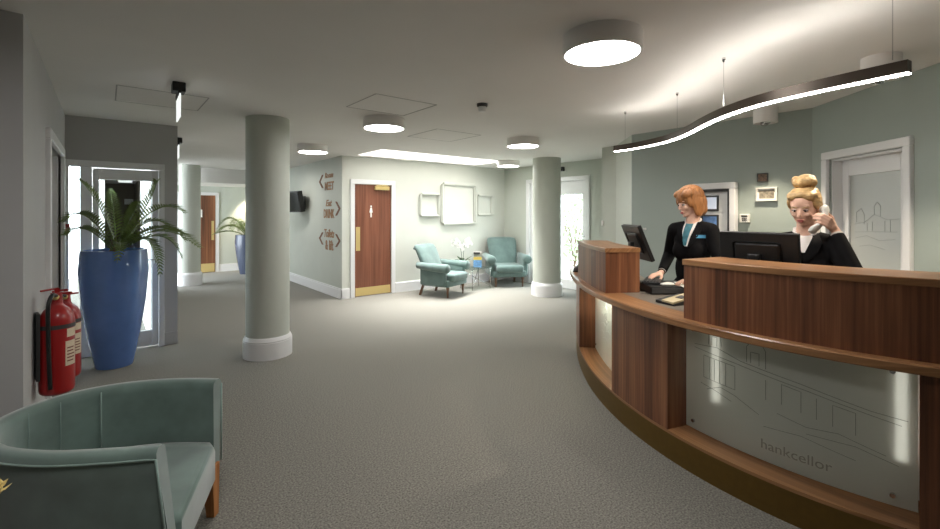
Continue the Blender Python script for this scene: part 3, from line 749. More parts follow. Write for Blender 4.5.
# ------------------------------------------------------------------ empty frames on the back wall
def moulding(p0, p1, fw, label):
    a = ony(p0[0], p0[1], BY); c = ony(p1[0], p1[1], BY); w, h = (c.x-a.x)/2, (a.z-c.z)/2
    r = thing('empty_frame', label, 'picture frame', ((a.x+c.x)/2, BY, (a.z+c.z)/2), group='empty mouldings above the armchairs')
    b = MB()
    for k, (f0, f1, d_) in enumerate(((0, fw, .03), (fw*.25, fw*.7, .05))):
        b.box(-w+f0, -w+f1, -d_, 0, -h+f0, h-f0, .004); b.box(w-f1, w-f0, -d_, 0, -h+f0, h-f0, .004); b.box(-w+f1, w-f1, -d_, 0, h-f1, h-f0, .004); b.box(-w+f1, w-f1, -d_, 0, -h+f0, -h+f1, .004)
    b.build('moulding', M['wall_cream'], r)
moulding((419, 214.5), (439.5, 195.5), .05, 'small empty cream frame nearest the toilet door')
moulding((440.5, 222), (476, 187), .075, 'large empty cream frame in the middle of the three')
moulding((476.5, 213.5), (492, 197), .05, 'small empty cream frame above the far armchair')

# ------------------------------------------------------------------ rolled-arm armchairs
def soft_loft(mb, path, ns, tw, n=28, e=4):
    """path: (x, z) points; ns: half thickness at each; tw: half width at each (y)"""
    P = [Vector((x, 0, z)) for x, z in path]; rings = []
    for i, p in enumerate(P):
        t = (P[min(i+1, len(P)-1)]-P[max(i-1, 0)]).normalized(); a = Vector((-t.z, 0, t.x))
        rings.append(sup(p, a, Vector((0, 1, 0)), ns[i], tw[i], n, e))
    mb.loft(rings)
def armchair(loc, heading, label, first=None, sc=1.0):
    """local +x is forward"""
    if first:
        r = copy_tree(first); r.location = loc; r.rotation_euler = (0, 0, heading); r['label'] = label; r.scale = (sc,)*3; return r
    r = thing('armchair', label, 'armchair', loc, heading, 'teal velvet armchairs against the back wall'); r.scale = (sc,)*3
    b = MB(); b.box(-.30, .33, -.35, .35, .2, .33, .03, 3); b.build('seat_base', M['velvet'], r, True)
    b = MB(); b.box(-.24, .40, -.285, .285, .30, .45, .055, 5); b.build('seat_cushion', M['velvet'], r, True)
    b = MB()
    pth = [(-.20, .30), (-.23, .42), (-.28, .55), (-.335, .68), (-.39, .80), (-.43, .88), (-.47, .93), (-.51, .945)]
    soft_loft(b, pth, [.06, .07, .075, .07, .065, .06, .055, .045], [.27, .28, .295, .31, .32, .325, .32, .30], e=3.5)
    b.ell((-.515, 0, .905), (.055, .315, .055)); b.build('backrest', M['velvet'], r, True)
    for s in (-1, 1):
        b = MB(); y = s*.345
        b.box(-.3, .27, y-.05, y+.05, .22, .56, .03, 3)
        rings = []
        for x, rr, z in ((-.38, .035, .60), (-.36, .065, .595), (-.1, .075, .575), (.2, .085, .565), (.32, .088, .56), (.345, .07, .56)):
            rings.append([Vector((x, y+s*.03+rr*1.05*math.cos(q*PI/10), z+rr*math.sin(q*PI/10))) for q in range(20)])
        b.loft(rings); b.build('arm', M['velvet'], r, True, angle=60)
        for x, front in ((.27, 1), (-.3, 0)):
            lb = MB()
            if front:
                lb.lathe([(.028, .2), (.032, .17), (.02, .13), (.024, .1), (.015, .045), (.018, .04), (.018, 0)], (x, s*.28, 0), 16)
            else:
                lb.loft([[Vector((x-.08*(1-k/4)+dx, s*.27+dy, .21*k/4)) for dx, dy in ((-.02, -.02), (.02, -.02), (.02, .02), (-.02, .02))] for k in range(5)])
            lb.build('leg', M['dark_leg'], r, True, angle=40)
    return r
A1 = (5.04, 7.02, 0)
a0 = armchair(A1, math.atan2(-.93, .36), 'teal velvet armchair turned sideways nearest the toilet door', sc=.97)
armchair((6.76, 7.1, 0), math.atan2(-.8, -.6)+.12, 'teal velvet armchair facing out in the far corner', a0, sc=1.03)
# glass side table
tq = at(475.5, 0, 9.35)
r = thing('side_table', 'low square glass table with thin chrome legs between the armchairs', 'table', (tq.x, tq.y, 0), 0)
wb(-.3, .3, -.22, .22, .41, .425, .003).build('table_top', glassmat('table_glass', (.8, .86, .84, 1), .8), r)
for sx in (-1, 1):
    for sy in (-1, 1): MB().tube([(sx*.24, sy*.19, 0), (sx*.24, sy*.19, .41)], .01, 8).build('leg', M['chrome'], r, True)
b = MB()
b.tube([(-.24, -.19, .05), (.24, .19, .38)], .007, 8); b.tube([(.24, -.19, .05), (-.24, .19, .38)], .007, 8); b.build('brace', M['chrome'], r, True)
TZ = .425
oq = at(463, 0, 9.2)
oq = at(462.5, 0, 9.3)
r = thing('potted_orchid', 'white orchid in a small pot on the glass table', 'plant', (oq.x, oq.y, TZ))
MB().lathe([(.05, 0), (.065, .05), (.075, .11), (.068, .112), (.06, .09), (0, .09)], seg=24, caps=False).build('pot', M['dark_grey'], r, True, angle=40)
b = MB()
for k in range(9):
    a = k*.75; L = .14+.03*(k % 3); w = .026
    p0 = Vector((0, 0, .1)); p1 = Vector((math.cos(a)*L*.5, math.sin(a)*L*.5, .2+.02*(k % 2))); p2 = Vector((math.cos(a)*L, math.sin(a)*L, .13+.05*(k % 3)))
    n = Vector((-math.sin(a), math.cos(a), 0)); rings = []
    for f, ww in ((0, .4), (.3, .9), (.6, 1), (.85, .7), (1, .1)):
        p = p0*(1-f)**2+p1*2*f*(1-f)+p2*f*f; rings.append([p-n*w*ww, p+Vector((0, 0, -.006)), p+n*w*ww, p+Vector((0, 0, .004))])
    b.loft(rings)
b.build('leaf_cluster', M['leaf_dark'], r, True)
fl_pts = []
for k in range(2):
    s = -1 if k == 0 else 1
    stem = smooth_pts([(s*.01, 0, .1), (s*.03, 0, .3), (s*.06, .01, .46), (s*.14, .02, .55), (s*.24, .02, .53)], 5)
    MB().tube(stem, .005, 6).build('flower_stem', M['leaf_dark'], r, True)
    fl_pts += [stem[j] for j in range(9, 21, 2)]
b = MB()
for p in fl_pts:
    for q in range(5):
        c = p+Vector((random.uniform(-.06, .06), random.uniform(-.03, .03), random.uniform(-.07, .06)))
        for k in range(5):
            m = Euler((random.uniform(-.4, .4), 0, 0)).to_matrix().to_4x4()
            a = k*2*PI/5+random.random()*.3
            dv = Vector((math.cos(a), -.25, math.sin(a)))*.035; sd = Vector((-math.sin(a), 0, math.cos(a)))*.022
            b.poly([c, c+dv*.6+sd, c+dv*1.1, c+dv*.6-sd])
b.build('blossom', M['petal'], r)
# leaflet stand
lq = Vector((tq.x+.02, tq.y+.02, 0))
lq = at(477.5, 0, 9.35)
r = thing('leaflet_holder', 'small stand of colourful leaflets on the glass table', 'leaflet stand', (lq.x, lq.y, TZ), -TH)
b = MB(); b.box(-.1, .1, -.05, .05, 0, .01); b.box(-.1, .1, .0, .004, .01, .3); b.build('stand', M['glass'], r)
b = MB(); b.box(-.085, .085, -.035, -.02, .01, .16); b.build('leaflet', M['mag_blue'], r)
b = MB(); b.box(-.085, .085, -.018, -.004, .01, .22); b.build('leaflet', M['mag_yellow'], r)
b = MB(); b.box(-.085, .085, .004, .014, .01, .34); b.build('leaflet', M['paper'], r); wb(-.08, .05, .0, .004, .28, .32).build('leaflet', M['dark_grey'], r)

# ------------------------------------------------------------------ foreground tub chair
rim = [(-1.325, 2.36), (-1.47, 2.365), (-1.63, 2.35), (-1.80, 2.29), (-1.93, 2.18), (-1.99, 2.02), (-1.97, 1.86), (-1.88, 1.74), (-1.72, 1.665), (-1.53, 1.64), (-1.35, 1.655), (-1.16, 1.685)]
TQ = cw(-1.6, 2.0, 0)
r = thing('tub_armchair', 'dark sage velvet tub armchair in the near corner', 'armchair', TQ, -TH)
def loc_(X, Z, h): return Vector((X+1.6, Z-2.0, h))      # chair frame: camera-aligned
cen = Vector((-1.52, 2.0, 0))
P = smooth_pts([Vector((x, z, 0)) for x, z in rim], 6)
rings = []
for i, p in enumerate(P):
    t = (P[min(i+1, len(P)-1)]-P[max(i-1, 0)]).normalized(); n = Vector((t.y, -t.x, 0))
    if n.dot(p-cen) < 0: n = -n
    f = i/(len(P)-1); th = .031
    prof = [(-th, .212), (th*.6, .212), (th*.75, .4), (th, .59), (th*1.12, .645), (th*1.0, .675), (th*.5, .688), (-th*.5, .688), (-th, .675), (-th*1.1, .645), (-th*1.05, .5), (-th, .36)]
    wgt = max(0, (f-.8)/.2)*.13
    rings.append([loc_(p.x+n.x*o_+wgt*(.688-z), p.y+n.y*o_, z) for o_, z in prof])
MB().loft(rings).build('tub_shell', M['velvet_dark'], r, True, angle=70)
b = MB()
for ii, off in ((0, 1), (-1, 1)):
    pass
# piping along outer top and down the arm ends
pp = []
for i, p in enumerate(P):
    t = (P[min(i+1, len(P)-1)]-P[max(i-1, 0)]).normalized(); n = Vector((t.y, -t.x, 0))
    if n.dot(p-cen) < 0: n = -n
    pp.append(loc_(p.x+n.x*.041, p.y+n.y*.034, .655))
b.tube([Vector((pp[0].x, pp[0].y, .25))]+pp+[Vector((pp[-1].x+.05, pp[-1].y, .25))], .005, 6)
for i in (20, 26, 31):
    p = P[i]; t = (P[i+1]-P[i-1]).normalized(); n = Vector((t.y, -t.x, 0))
    if n.dot(p-cen) < 0: n = -n
    b.tube([loc_(p.x-n.x*.038, p.y-n.y*.038, z) for z in (.40, .5, .6, .67)], .0035 if i == 20 else .0015, 6)
b.build('piping', mat('velvet_piping', rgb(128, 150, 142), .7, sheen=.5), r, True)
def seatring(z, g):
    q = []
    for i, p in enumerate(P):
        v = (p-cen); q.append(cen+v*(1-g/v.length))
    q.append(Vector((-1.11, 1.74, 0))+Vector((-g, g, 0))*.4); q.append(Vector((-1.275, 2.285, 0))+Vector((-g, -g, 0))*.4)
    return [loc_(v.x, v.y, z) for v in q]
MB().loft([seatring(.215, .03), seatring(.355, .03), seatring(.376, .04), seatring(.385, .07), seatring(.388, .12)]).build('seat', M['velvet_dark'], r, True, angle=50)
for X, Z, s in ((-1.345, 2.325, (1, 1)), (-1.17, 1.70, (1, -1)), (-1.84, 2.2, (-1, 1)), (-1.82, 1.78, (-1, -1))):
    b = MB(); rr = []
    for k in range(4):
        f = k/3; w = .02+.013*f; x = X+s[0]*.03*(1-f)*.5; z_ = Z+s[1]*.0*(1-f)
        rr.append([loc_(x+dx*w, z_+dy*w, .26*f) for dx, dy in ((-1, -1), (1, -1), (1, 1), (-1, 1))])
    b.loft(rr).build('leg', M['oak'], r)

# flowers at the left edge
fq = cw(-1.515, 1.28, 0)
r = thing('pedestal_table', 'small round table at the left edge holding a vase', 'table', fq)
MB().lathe([(.19, .47), (.19, .49), (0, .49)], seg=32).build('table_top', M['dark_leg'], r); MB().lathe([(.025, .03), (.02, .25), (.03, .47)], seg=16).build('stem', M['dark_leg'], r, True); MB().lathe([(.13, 0), (.13, .015), (.03, .035)], seg=24).build('base', M['dark_leg'], r)
r = thing('flower_vase', 'cream flowers in a vase at the bottom left edge', 'flowers', (fq.x, fq.y, .491))
MB().lathe([(.04, 0), (.06, .06), (.05, .12), (.035, .16), (.04, .18), (.034, .18), (.03, .15), (0, .02)], seg=24, caps=False).build('vase', M['phone_white'], r, True)
heads = [(.075, .02, .27), (.02, .06, .30), (-.05, .02, .29), (.06, -.05, .24), (-.03, -.06, .26), (.1, .045, .21)]
b = MB()
for x, y, z in heads: b.tube([(0, 0, .1), (x*.5, y*.5, .2), (x, y, z)], .003, 5)
b.build('stems', M['leaf_dark'], r, True)
for x, y, z in heads:
    b = MB()
    for k in range(16):
        a = k*2.4; rr = .008+.0022*k; h = .022*(1-k/16)
        c = Vector((x, y, z)); dv = Vector((math.cos(a), math.sin(a), 0))
        sd = Vector((-math.sin(a), math.cos(a), 0))
        b.poly([c+dv*rr*.3, c+dv*rr+sd*.016+Vector((0, 0, h+.006)), c+dv*(rr+.012)+Vector((0, 0, h+.016)), c+dv*rr-sd*.016+Vector((0, 0, h+.006))])
    b.ell((x, y, z+.006), (.026, .026, .02), u=12, v=8); b.build('blossom', M['petal_cream'], r, True)

# ------------------------------------------------------------------ fire extinguishers, call point
def extinguisher(px, Z, zb, label, first=None):
    X = (px-CXP)*Z/F; p = cw(X, Z, zb); p.x = max(p.x, WX+.1)
    if first:
        r = copy_tree(first); r.location = p; r['label'] = label; return r
    r = thing('fire_extinguisher', label, 'fire extinguisher', p, math.radians(-80), 'red fire extinguishers on the left wall')
    MB().lathe([(.07, 0), (.082, .012), (.085, .03), (.085, .44), (.08, .475), (.062, .51), (.035, .535), (.028, .55), (.028, .57)], seg=36).build('cylinder', M['red'], r, True, angle=50)
    b = MB(); b.lathe([(.026, .57), (.026, .61)], seg=16); b.box(-.012, .012, -.03, .07, .60, .614, .003); b.build('valve', M['red'], r)
    b = MB(); b.box(-.01, .01, -.01, .075, .63, .641, .003, mtx=Matrix.Rotation(math.radians(6), 4, 'X')); b.box(-.01, .01, -.012, .012, .6, .64); b.build('lever', M['red'], r)
    MB().ell((.03, -.01, .59), (.018, .018, .018)).build('gauge', M['brass'], r, True)
    MB().tube(smooth_pts([(.02, 0, .59), (.08, -.03, .61), (.105, -.05, .55), (.1, -.05, .4), (.094, -.045, .2), (.09, -.04, .05)], 5), .011, 10).build('hose', M['black'], r, True)
    b = MB(); n = 10; rings = []
    def wrap(a0, a1, z0, z1, rr, mb):
        rings = []
        for i in range(n+1):
            a = a0+(a1-a0)*i/n; rings.append([Vector((math.cos(a)*(rr+d), math.sin(a)*(rr+d), z)) for d, z in ((-.001, z0), (.0012, z0), (.0012, z1), (-.001, z1))])
        mb.loft(rings)
    wrap(.35, 1.15, .17, .32, .0852, b); b.build('label_panel', M['label'], r); b = MB(); wrap(.45, 1.2, .345, .395, .0852, b); b.build('label_panel', M['label'], r)
    b = MB()
    for z in (.195, .215, .235, .255, .275): wrap(.45, .95+.05*math.sin(z*90), z, z+.007, .0868, b)
    b.build('label_print', M['label_ink'], r)
    b = MB(); b.box(-.05, .05, -.097, -.08, .1, .5); b.lathe([(.0875, .40), (.0875, .425)], seg=36, caps=False); b.build('bracket', M['dark_grey'], r)
    return r
e0 = extinguisher(57, 2.78, .455, 'near red fire extinguisher with a black hose on the left wall')
extinguisher(66, 3.3, .36, 'second red fire extinguisher just behind the near one', e0)
r = thing('fire_call_point', 'small red alarm call point on the left wall by the entrance glass', 'alarm call point', (WX, 6.12, 1.4))
wb(0, .05, -.05, .05, -.05, .05, .006).build('case', M['red'], r); wb(.05, .053, -.03, .03, -.03, .03).build('glass_face', M['paper'], r)

# ------------------------------------------------------------------ potted palms
def planter(c, rim_r, base_r, h, m, label, belly=1.05):
    r = thing('planter', label, 'planter', c)
    prof = [(base_r*.96, 0), (base_r, .015), (base_r+(rim_r*belly-base_r)*.45, h*.28), (base_r+(rim_r*belly-base_r)*.8, h*.55), (rim_r*belly, h*.82), (rim_r*1.01, h*.97), (rim_r, h), (rim_r-.025, h), (rim_r-.03, h-.05), (rim_r-.03, h-.07), (0, h-.07)]
    MB().lathe(prof, seg=56, caps=False).build('pot', m, r, True, angle=45)
    MB().lathe([(rim_r-.032, h-.069), (rim_r*.5, h-.05), (0, h-.045)], seg=40, caps=False).build('soil', M['soil'], r, True)
    return r
def frond(b, p0, p1, p2, n=30, L=.17, stem=.008):
    p0, p1, p2 = Vector(p0), Vector(p1), Vector(p2)
    pt = lambda f: p0*(1-f)**2+p1*2*f*(1-f)+p2*f*f
    ps = [pt(i/14) for i in range(15)]
    b.tube(ps, stem, 6, radii=[stem*(1-.75*i/14) for i in range(15)])
    for i in range(n):
        f = .14+.85*i/n; p = pt(f); t = (pt(min(1, f+.02))-pt(f-.02)).normalized()
        sd = t.cross(Vector((0, 0, 1)))
        if sd.length < .05: sd = Vector((1, 0, 0))
        sd.normalize(); up = sd.cross(t).normalized()
        ll = L*(.35+.65*math.sin(min(1, (f-.1)*1.25)*PI*.75+.35))*(1.0 if f < .8 else 1.0-(f-.8)*2.2)
        for s in (-1, 1):
            dv = (sd*s*.9+t*(.38+.5*f)+up*(.34+random.uniform(-.08, .08))).normalized()*ll*random.uniform(.92, 1.08)
            dv2 = dv+Vector((0, 0, -.12*ll))
            w = t*.0115
            b.poly([p-w*.6, p+dv*.45-w, p+dv2, p+dv*.45+w, p+w*.6])
pc = onh(114.5, 369, 0); dirv = Vector((pc.x, pc.y, 0)).normalized(); pc = pc+dirv*.15
planter(pc, .275, .16, 1.185, M['pot_blue'], 'tall glossy blue planter by the entrance door')
r = thing('potted_palm', 'spiky palm with arching fronds growing from the tall blue planter', 'palm', (pc.x, pc.y, 1.12))
Zp = st*pc.x+ct*pc.y
base = Vector((0, 0, .02))
def fr(tip, mid, dZ, mdZ=None, L=.15, m='leaf', n=27):
    t = at(tip[0], tip[1], Zp+dZ)-Vector((pc.x, pc.y, 1.12)); k = at(mid[0], mid[1], Zp+(dZ*.5 if mdZ is None else mdZ))-Vector((pc.x, pc.y, 1.12))
    ctrl = k*2-(base+t)*.5
    b = MB(); frond(b, base+Vector((random.uniform(-.02, .02), random.uniform(-.02, .02), 0)), ctrl, t, n, L); b.build('frond', M[m], r)
fr((77, 178), (99, 207), -.1, L=.13); fr((157, 180), (146, 207), .1, L=.14); fr((186, 214), (152, 211), -.1, L=.14)
fr((201, 249), (158, 231), -.2, L=.15); fr((182, 259), (158, 236), .2, L=.13); fr((62, 223), (88, 217), -.5, L=.13); fr((64, 236), (88, 230), -.5, L=.13)
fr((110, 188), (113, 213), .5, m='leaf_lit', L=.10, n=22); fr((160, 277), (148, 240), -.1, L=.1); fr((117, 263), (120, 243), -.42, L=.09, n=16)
fr((138, 202), (130, 219), .2, L=.11); fr((172, 231), (148, 222), .4, L=.14)
fr((186, 242), (156, 228), .05, L=.14)
MB().lathe([(.05, -.02), (.055, .03), (.03, .09), (0, .1)], seg=14).build('trunk', M['dark_leg'], r, True)

pq = at(246.5, 0, 11.6)
planter((pq.x, pq.y, 0), .26, .16, 1.0, M['pot_grey'], 'slate blue planter half hidden behind the thick column')
r2 = thing('potted_palm', 'drooping palm down the corridor half hidden by the thick column', 'palm', (pq.x, pq.y, .95))
for a, L, hh in ((2.6, .75, .45), (3.0, .8, .3), (3.4, .7, .5), (2.3, .7, .3), (.2, .7, .4), (1.0, .7, .5), (-.6, .7, .4), (4.0, .75, .3), (4.7, .7, .4), (3.7, .8, .15)):
    b = MB(); a -= TH; L = min(L, .42/max(.05, math.cos(a))) if math.cos(a) > 0 else L
    frond(b, (0, 0, 0), (math.cos(a)*L*.45, math.sin(a)*L*.45, hh*1.7), (math.cos(a)*L, math.sin(a)*L, hh*.35), 22, .17); b.build('frond', M['leaf'], r2)

# ------------------------------------------------------------------ people
def remesh(mb, name, m, parent, voxel=.006, smooth_it=6, keep=True):
    bmesh.ops.recalc_face_normals(mb.bm, faces=list(mb.bm.faces))
    me = bpy.data.meshes.new(name); mb.bm.to_mesh(me); mb.bm.free()
    o = bpy.data.objects.new(name, me); C.objects.link(o)
    md = o.modifiers.new('r', 'REMESH'); md.mode = 'VOXEL'; md.voxel_size = voxel
    sm = o.modifiers.new('s', 'SMOOTH'); sm.factor = .5; sm.iterations = smooth_it
    dg = bpy.context.evaluated_depsgraph_get(); dg.update()
    new = bpy.data.meshes.new_from_object(o.evaluated_get(dg))
    bpy.data.objects.remove(o); bpy.data.meshes.remove(me)
    new.name = name; new.materials.clear(); new.materials.append(m)
    for p in new.polygons: p.use_smooth = True
    o = bpy.data.objects.new(name, new); C.objects.link(o); o.parent = parent
    return o
def hand(mb, wrist, d, n, side, curl=(.5, .55, .6, .65), k=1.0, thumb_in=.5):
    """d: finger direction, n: palm normal (palm faces n), side: towards the thumb"""
    wrist, d, n = Vector(wrist), Vector(d).normalized(), Vector(n).normalized()
    n = (n-d*n.dot(d)).normalized(); s = d.cross(n)
    if s.dot(Vector(side)) < 0: s = -s
    offs = (.027, .009, -.009, -.026); lens = ((.042, .025, .02), (.046, .029, .021), (.042, .027, .02), (.033, .02, .018))
    mb.capsule(wrist, wrist+d*.03*k, .022*k, .022*k)
    for i in range(4):
        kn = wrist+(d*(.088-.004*abs(i-1))+s*offs[i])*k
        mb.capsule(wrist+d*.015*k+s*offs[i]*.6*k, kn, .0125*k, .0105*k)
        p = kn; a = 0
        for j, L in enumerate(lens[i]):
            a += curl[i]*(.7, 1.0, .7)[j]
            q = p+(d*math.cos(a)+n*math.sin(a))*L*k
            mb.capsule(p, q, (.0095-.0009*j)*k, (.0088-.0009*j)*k, 10); p = q
    p = wrist+(d*.022+s*.024+n*.006)*k
    for j, L in enumerate((.042, .032, .026)):
        a = .75-.35*j
        v = (d*math.cos(a)+s*math.sin(a)*(1-thumb_in*.5*j)+n*(.25+.25*j)*thumb_in*2).normalized()
        q = p+v*L*k; mb.capsule(p, q, (.0135-.0018*j)*k, (.0118-.0018*j)*k, 10); p = q
def person(name, label, foot, f_body, f_head, tilt, hk, joints, hair_fn, mat_hair, sc, neck_z):
    """f_body / f_head: facing directions in the camera-aligned plan; joints in camera-aligned plan (X, Z, h).
    Everything is built in a frame at the feet with +x forward of the body."""
    root_p = cw(foot[0], foot[1], 0)
    fw = cw(f_body[0], f_body[1], 0).normalized(); yaw = math.atan2(fw.y, fw.x)
    R = thing(name, label, 'person', root_p, yaw)
    inv = Matrix.Rotation(-yaw, 4, 'Z')
    def L(X, Z, h=0.0):
        v = inv @ (cw(X, Z, 0)-root_p); return Vector((v.x, v.y, h))
    J = {k: L(*v) for k, v in joints.items() if k[:2] in ('sh', 'el', 'wr')}
    hd = cw(f_head[0], f_head[1], 0).normalized(); hy = math.atan2(hd.y, hd.x)-yaw
    S = sc
    nk = Vector((-.01, 0, neck_z)); jaw = nk+Vector((0, 0, .055*S))
    HM = Matrix.Translation(jaw) @ Matrix.Rotation(hy, 4, 'Z') @ Matrix.Rotation(tilt, 4, 'Y') @ Matrix.Scale(hk, 4)
    def hp(x, y, z): return HM @ Vector((x, y, z))
    hr = HM.to_3x3()
    def hell(mb, c, r, rot=None, u=24, v=16):
        m3 = hr @ (rot if rot is not None else Matrix.Identity(3))
        mb.ell(hp(*c), r, m3, u, v)
    # ---- body: head, neck, trunk, limbs and hands as one surface
    b = MB()
    hell(b, (.0, 0, .125), (.093, .074, .088)); hell(b, (.03, 0, .075), (.066, .062, .082)); hell(b, (.046, 0, .016), (.04, .038, .034))
    hell(b, (.03, 0, .03), (.05, .052, .04)); hell(b, (.078, 0, -.002), (.016, .018, .013))
    b.capsule(hp(.09, 0, .088), hp(.107, 0, .058), .0065*hk, .009*hk); hell(b, (.098, .008, .055), (.008, .007, .006)); hell(b, (.098, -.008, .055), (.008, .007, .006))
    hell(b, (.075, .032, .063), (.018, .02, .02)); hell(b, (.075, -.032, .063), (.018, .02, .02)); hell(b, (.08, 0, .115), (.012, .05, .012))
    hell(b, (.088, 0, .028), (.012, .022, .007))
    for s in (-1, 1): hell(b, (-.004, s*.074, .07), (.017, .009, .03))
    b.capsule(nk+Vector((.012, 0, -.06)), hp(-.015, 0, .04), .052*S, .05*S)
    sh = {s: J['sh'+s] for s in 'LR'}; phone = None
    b.capsule(sh['L']+Vector((0, -.03, -.01)), sh['R']+Vector((0, .03, -.01)), .042*S)
    b.ell((0, 0, neck_z-.2*S), (.084*S, .13*S, .18*S)); b.ell((0, 0, neck_z-.4*S), (.08*S, .115*S, .17*S)); b.ell((-.01, 0, neck_z-.57*S), (.1*S, .15*S, .14*S))
    hz = neck_z-.6*S
    for s in (-1, 1):
        b.capsule((0, s*.085*S, hz), (.01, s*.085*S, .5*S), .078*S, .052*S); b.capsule((.01, s*.085*S, .5*S), (-.02, s*.085*S, .1*S), .052*S, .036*S); b.capsule((-.02, s*.085*S, .07), (.11, s*.09*S, .055), .035, .03)
    for s in 'LR':
        if s == 'L' and 'phone' in joints:            # left hand closes round the handset at the left ear
            ear, mouth = hp(.012, .098, .075), hp(.112, .062, -.018)
            ax = (mouth-ear).normalized(); ow_ = (hr @ Vector((.3, 1, 0))).normalized(); ow_ = (ow_-ax*ow_.dot(ax)).normalized()
            d_ = ax.cross(ow_); d_ = d_ if d_.z > 0 else -d_
            g_ = ear.lerp(mouth, .55)+ow_*.03
            J['wrL'] = g_+ow_*.026-d_*.092
            hv = (d_, -ow_, -ax); phone = (ear, mouth, ow_)
        else:
            hv = (L(*joints['fd'+s])-L(*joints['wr'+s]), (inv @ cw(joints['pn'+s][0], joints['pn'+s][1], 0))+Vector((0, 0, joints['pn'+s][2])), (inv @ cw(joints['ts'+s][0], joints['ts'+s][1], 0))+Vector((0, 0, joints['ts'+s][2])))
        b.capsule(sh[s], J['el'+s], .044*S, .036*S); b.capsule(J['el'+s], J['wr'+s], .035*S, .024*S)
        hand(b, J['wr'+s], hv[0], hv[1], hv[2], joints.get('cl'+s, (.35, .4, .45, .5)), 1.0)
    remesh(b, 'body', M['skin'], R, .0052, 4)
    # ---- face
    for s in (-1, 1):
        b = MB(); hell(b, (.0835, s*.029, .089), (.0105, .0135, .0068), u=14, v=10); b.build('eye', M['eye_white'], R, True)
        b = MB(); hell(b, (.0905, s*.028, .087), (.004, .0065, .0062), u=12, v=8); b.build('iris', M['iris'], R, True)
        b = MB(); b.tube([hp(.088, s*.012, .106), hp(.0895, s*.028, .111), hp(.079, s*.047, .106)], .0032, 6); b.build('eyebrow', mat_hair, R, True)
        b = MB(); b.tube([hp(.0915, s*.017, .090), hp(.0955, s*.028, .0945), hp(.086, s*.043, .090)], .0022, 6); b.build('eyelash', M['iris'], R, True)
    b = MB(); hell(b, (.0985, 0, .0305), (.006, .02, .0042), u=14, v=8); hell(b, (.0975, 0, .0225), (.0065, .017, .005), u=14, v=8); b.build('lips', M['lip'], R, True)
    # ---- clothes
    b = MB()
    b.capsule(sh['L']+Vector((0, -.03, -.01)), sh['R']+Vector((0, .03, -.01)), .056*S); b.capsule(nk+Vector((-.012, 0, -.075)), nk+Vector((-.012, 0, -.03)), .075*S, .056*S)
    b.ell((-.003, 0, neck_z-.21*S), (.11*S, .15*S, .19*S)); b.ell((.0, 0, neck_z-.4*S), (.1*S, .138*S, .19*S)); b.ell((-.005, 0, neck_z-.58*S), (.125*S, .175*S, .15*S))
    for s in (-1, 1): b.ell((.055*S, s*.06*S, neck_z-.25*S), (.06*S, .075*S, .085*S)); b.capsule(nk+Vector((-.015, s*.03, -.055)), sh['L' if s > 0 else 'R']+Vector((0, 0, .012)), .05*S, .05*S)
    for s in 'LR':
        e = J['el'+s]; w = J['wr'+s]; b.capsule(sh[s], e, .058*S, .05*S); b.capsule(e, e.lerp(w, .86), .051*S, .037*S)
    jk = remesh(b, 'jacket', M['suit'], R, .0075, 8)
    b = MB()
    for s in (-1, 1):
        b.capsule((0, s*.087*S, hz), (.01, s*.087*S, .5*S), .093*S, .068*S); b.capsule((.01, s*.087*S, .5*S), (-.02, s*.087*S, .09), .068*S, .055*S)
    b.ell((-.01, 0, hz+.03), (.115*S, .165*S, .13*S)); remesh(b, 'trousers', M['suit'], R, .012, 4)
    for s in (-1, 1):
        b = MB(); b.ell((.045, s*.09*S, .045), (.13, .048, .045)); b.box(-.09, .16, s*.09*S-.04, s*.09*S+.04, 0, .02, .008); remesh(b, 'shoe', M['black'], R, .008, 3)
    for s in 'LR':
        e = J['el'+s]; w = J['wr'+s]; b = MB(); b.tube([e.lerp(w, .84), e.lerp(w, .93)], .032*S, 16); b.build('shirt_cuff', M['shirt'], R, True, angle=40)
    bv = BVHTree.FromPolygons([v.co.copy() for v in jk.data.vertices], [tuple(p.vertices) for p in jk.data.polygons])
    def drape(name, pts, off, m, th=.004, n=12, par=R):
        """patch over the jacket front: pts is a (left edge, right edge) list of rows ((y0, y1), z)"""
        fr_, bk = [], []
        for (y0, y1), z in pts:
            rf, rb = [], []
            for i in range(n+1):
                y = y0+(y1-y0)*i/n; h = bv.ray_cast(Vector((.6, y, z)), Vector((-1, 0, 0)))
                x = (h[0].x if h[0] is not None else .02)
                rf.append(Vector((x+off+th, y, z))); rb.append(Vector((x+off-.004, y, z)))
            fr_.append(rf+rb[::-1])
        mb = MB(); mb.loft(fr_); return mb.build(name, m, par, True, angle=50)
    return dict(R=R, J=J, hp=hp, HM=HM, hr=hr, hell=hell, drape=drape, nk=nk, S=S, L=L, inv=inv, hk=hk, jk=jk, phone=phone)

# receptionist with ginger bob
wj = dict(shL=(1.975, 3.68, 1.415), shR=(1.785, 3.92, 1.415), elL=(1.99, 3.58, 1.17), wrL=(1.775, 3.56, 1.035), elR=(1.80, 4.06, 1.19), wrR=(1.645, 3.87, 1.045),
          fdL=(1.70, 3.59, 1.02), pnL=(0, 0, -1), tsL=(0, 1, 0), fdR=(1.545, 3.83, 1.025), pnR=(0, 0, -1), tsR=(0, -1, 0), clL=(.45, .5, .55, .6), clR=(.35, .4, .45, .5))
p = person('person', 'person with a ginger bob, black jacket and teal neck scarf, typing at the desk', (1.88, 3.80), (-.80, -.60), (-.985, -.17), math.radians(16), 1.06, wj, None, M['hair_ginger'], 1.04, 1.505)
hell, hp, hk, nk, S = p['hell'], p['hp'], p['hk'], p['nk'], p['S']
b = MB()
hell(b, (-.012, 0, .13), (.108, .094, .098)); hell(b, (-.045, 0, .075), (.078, .09, .1)); hell(b, (-.05, 0, .02), (.06, .082, .065))
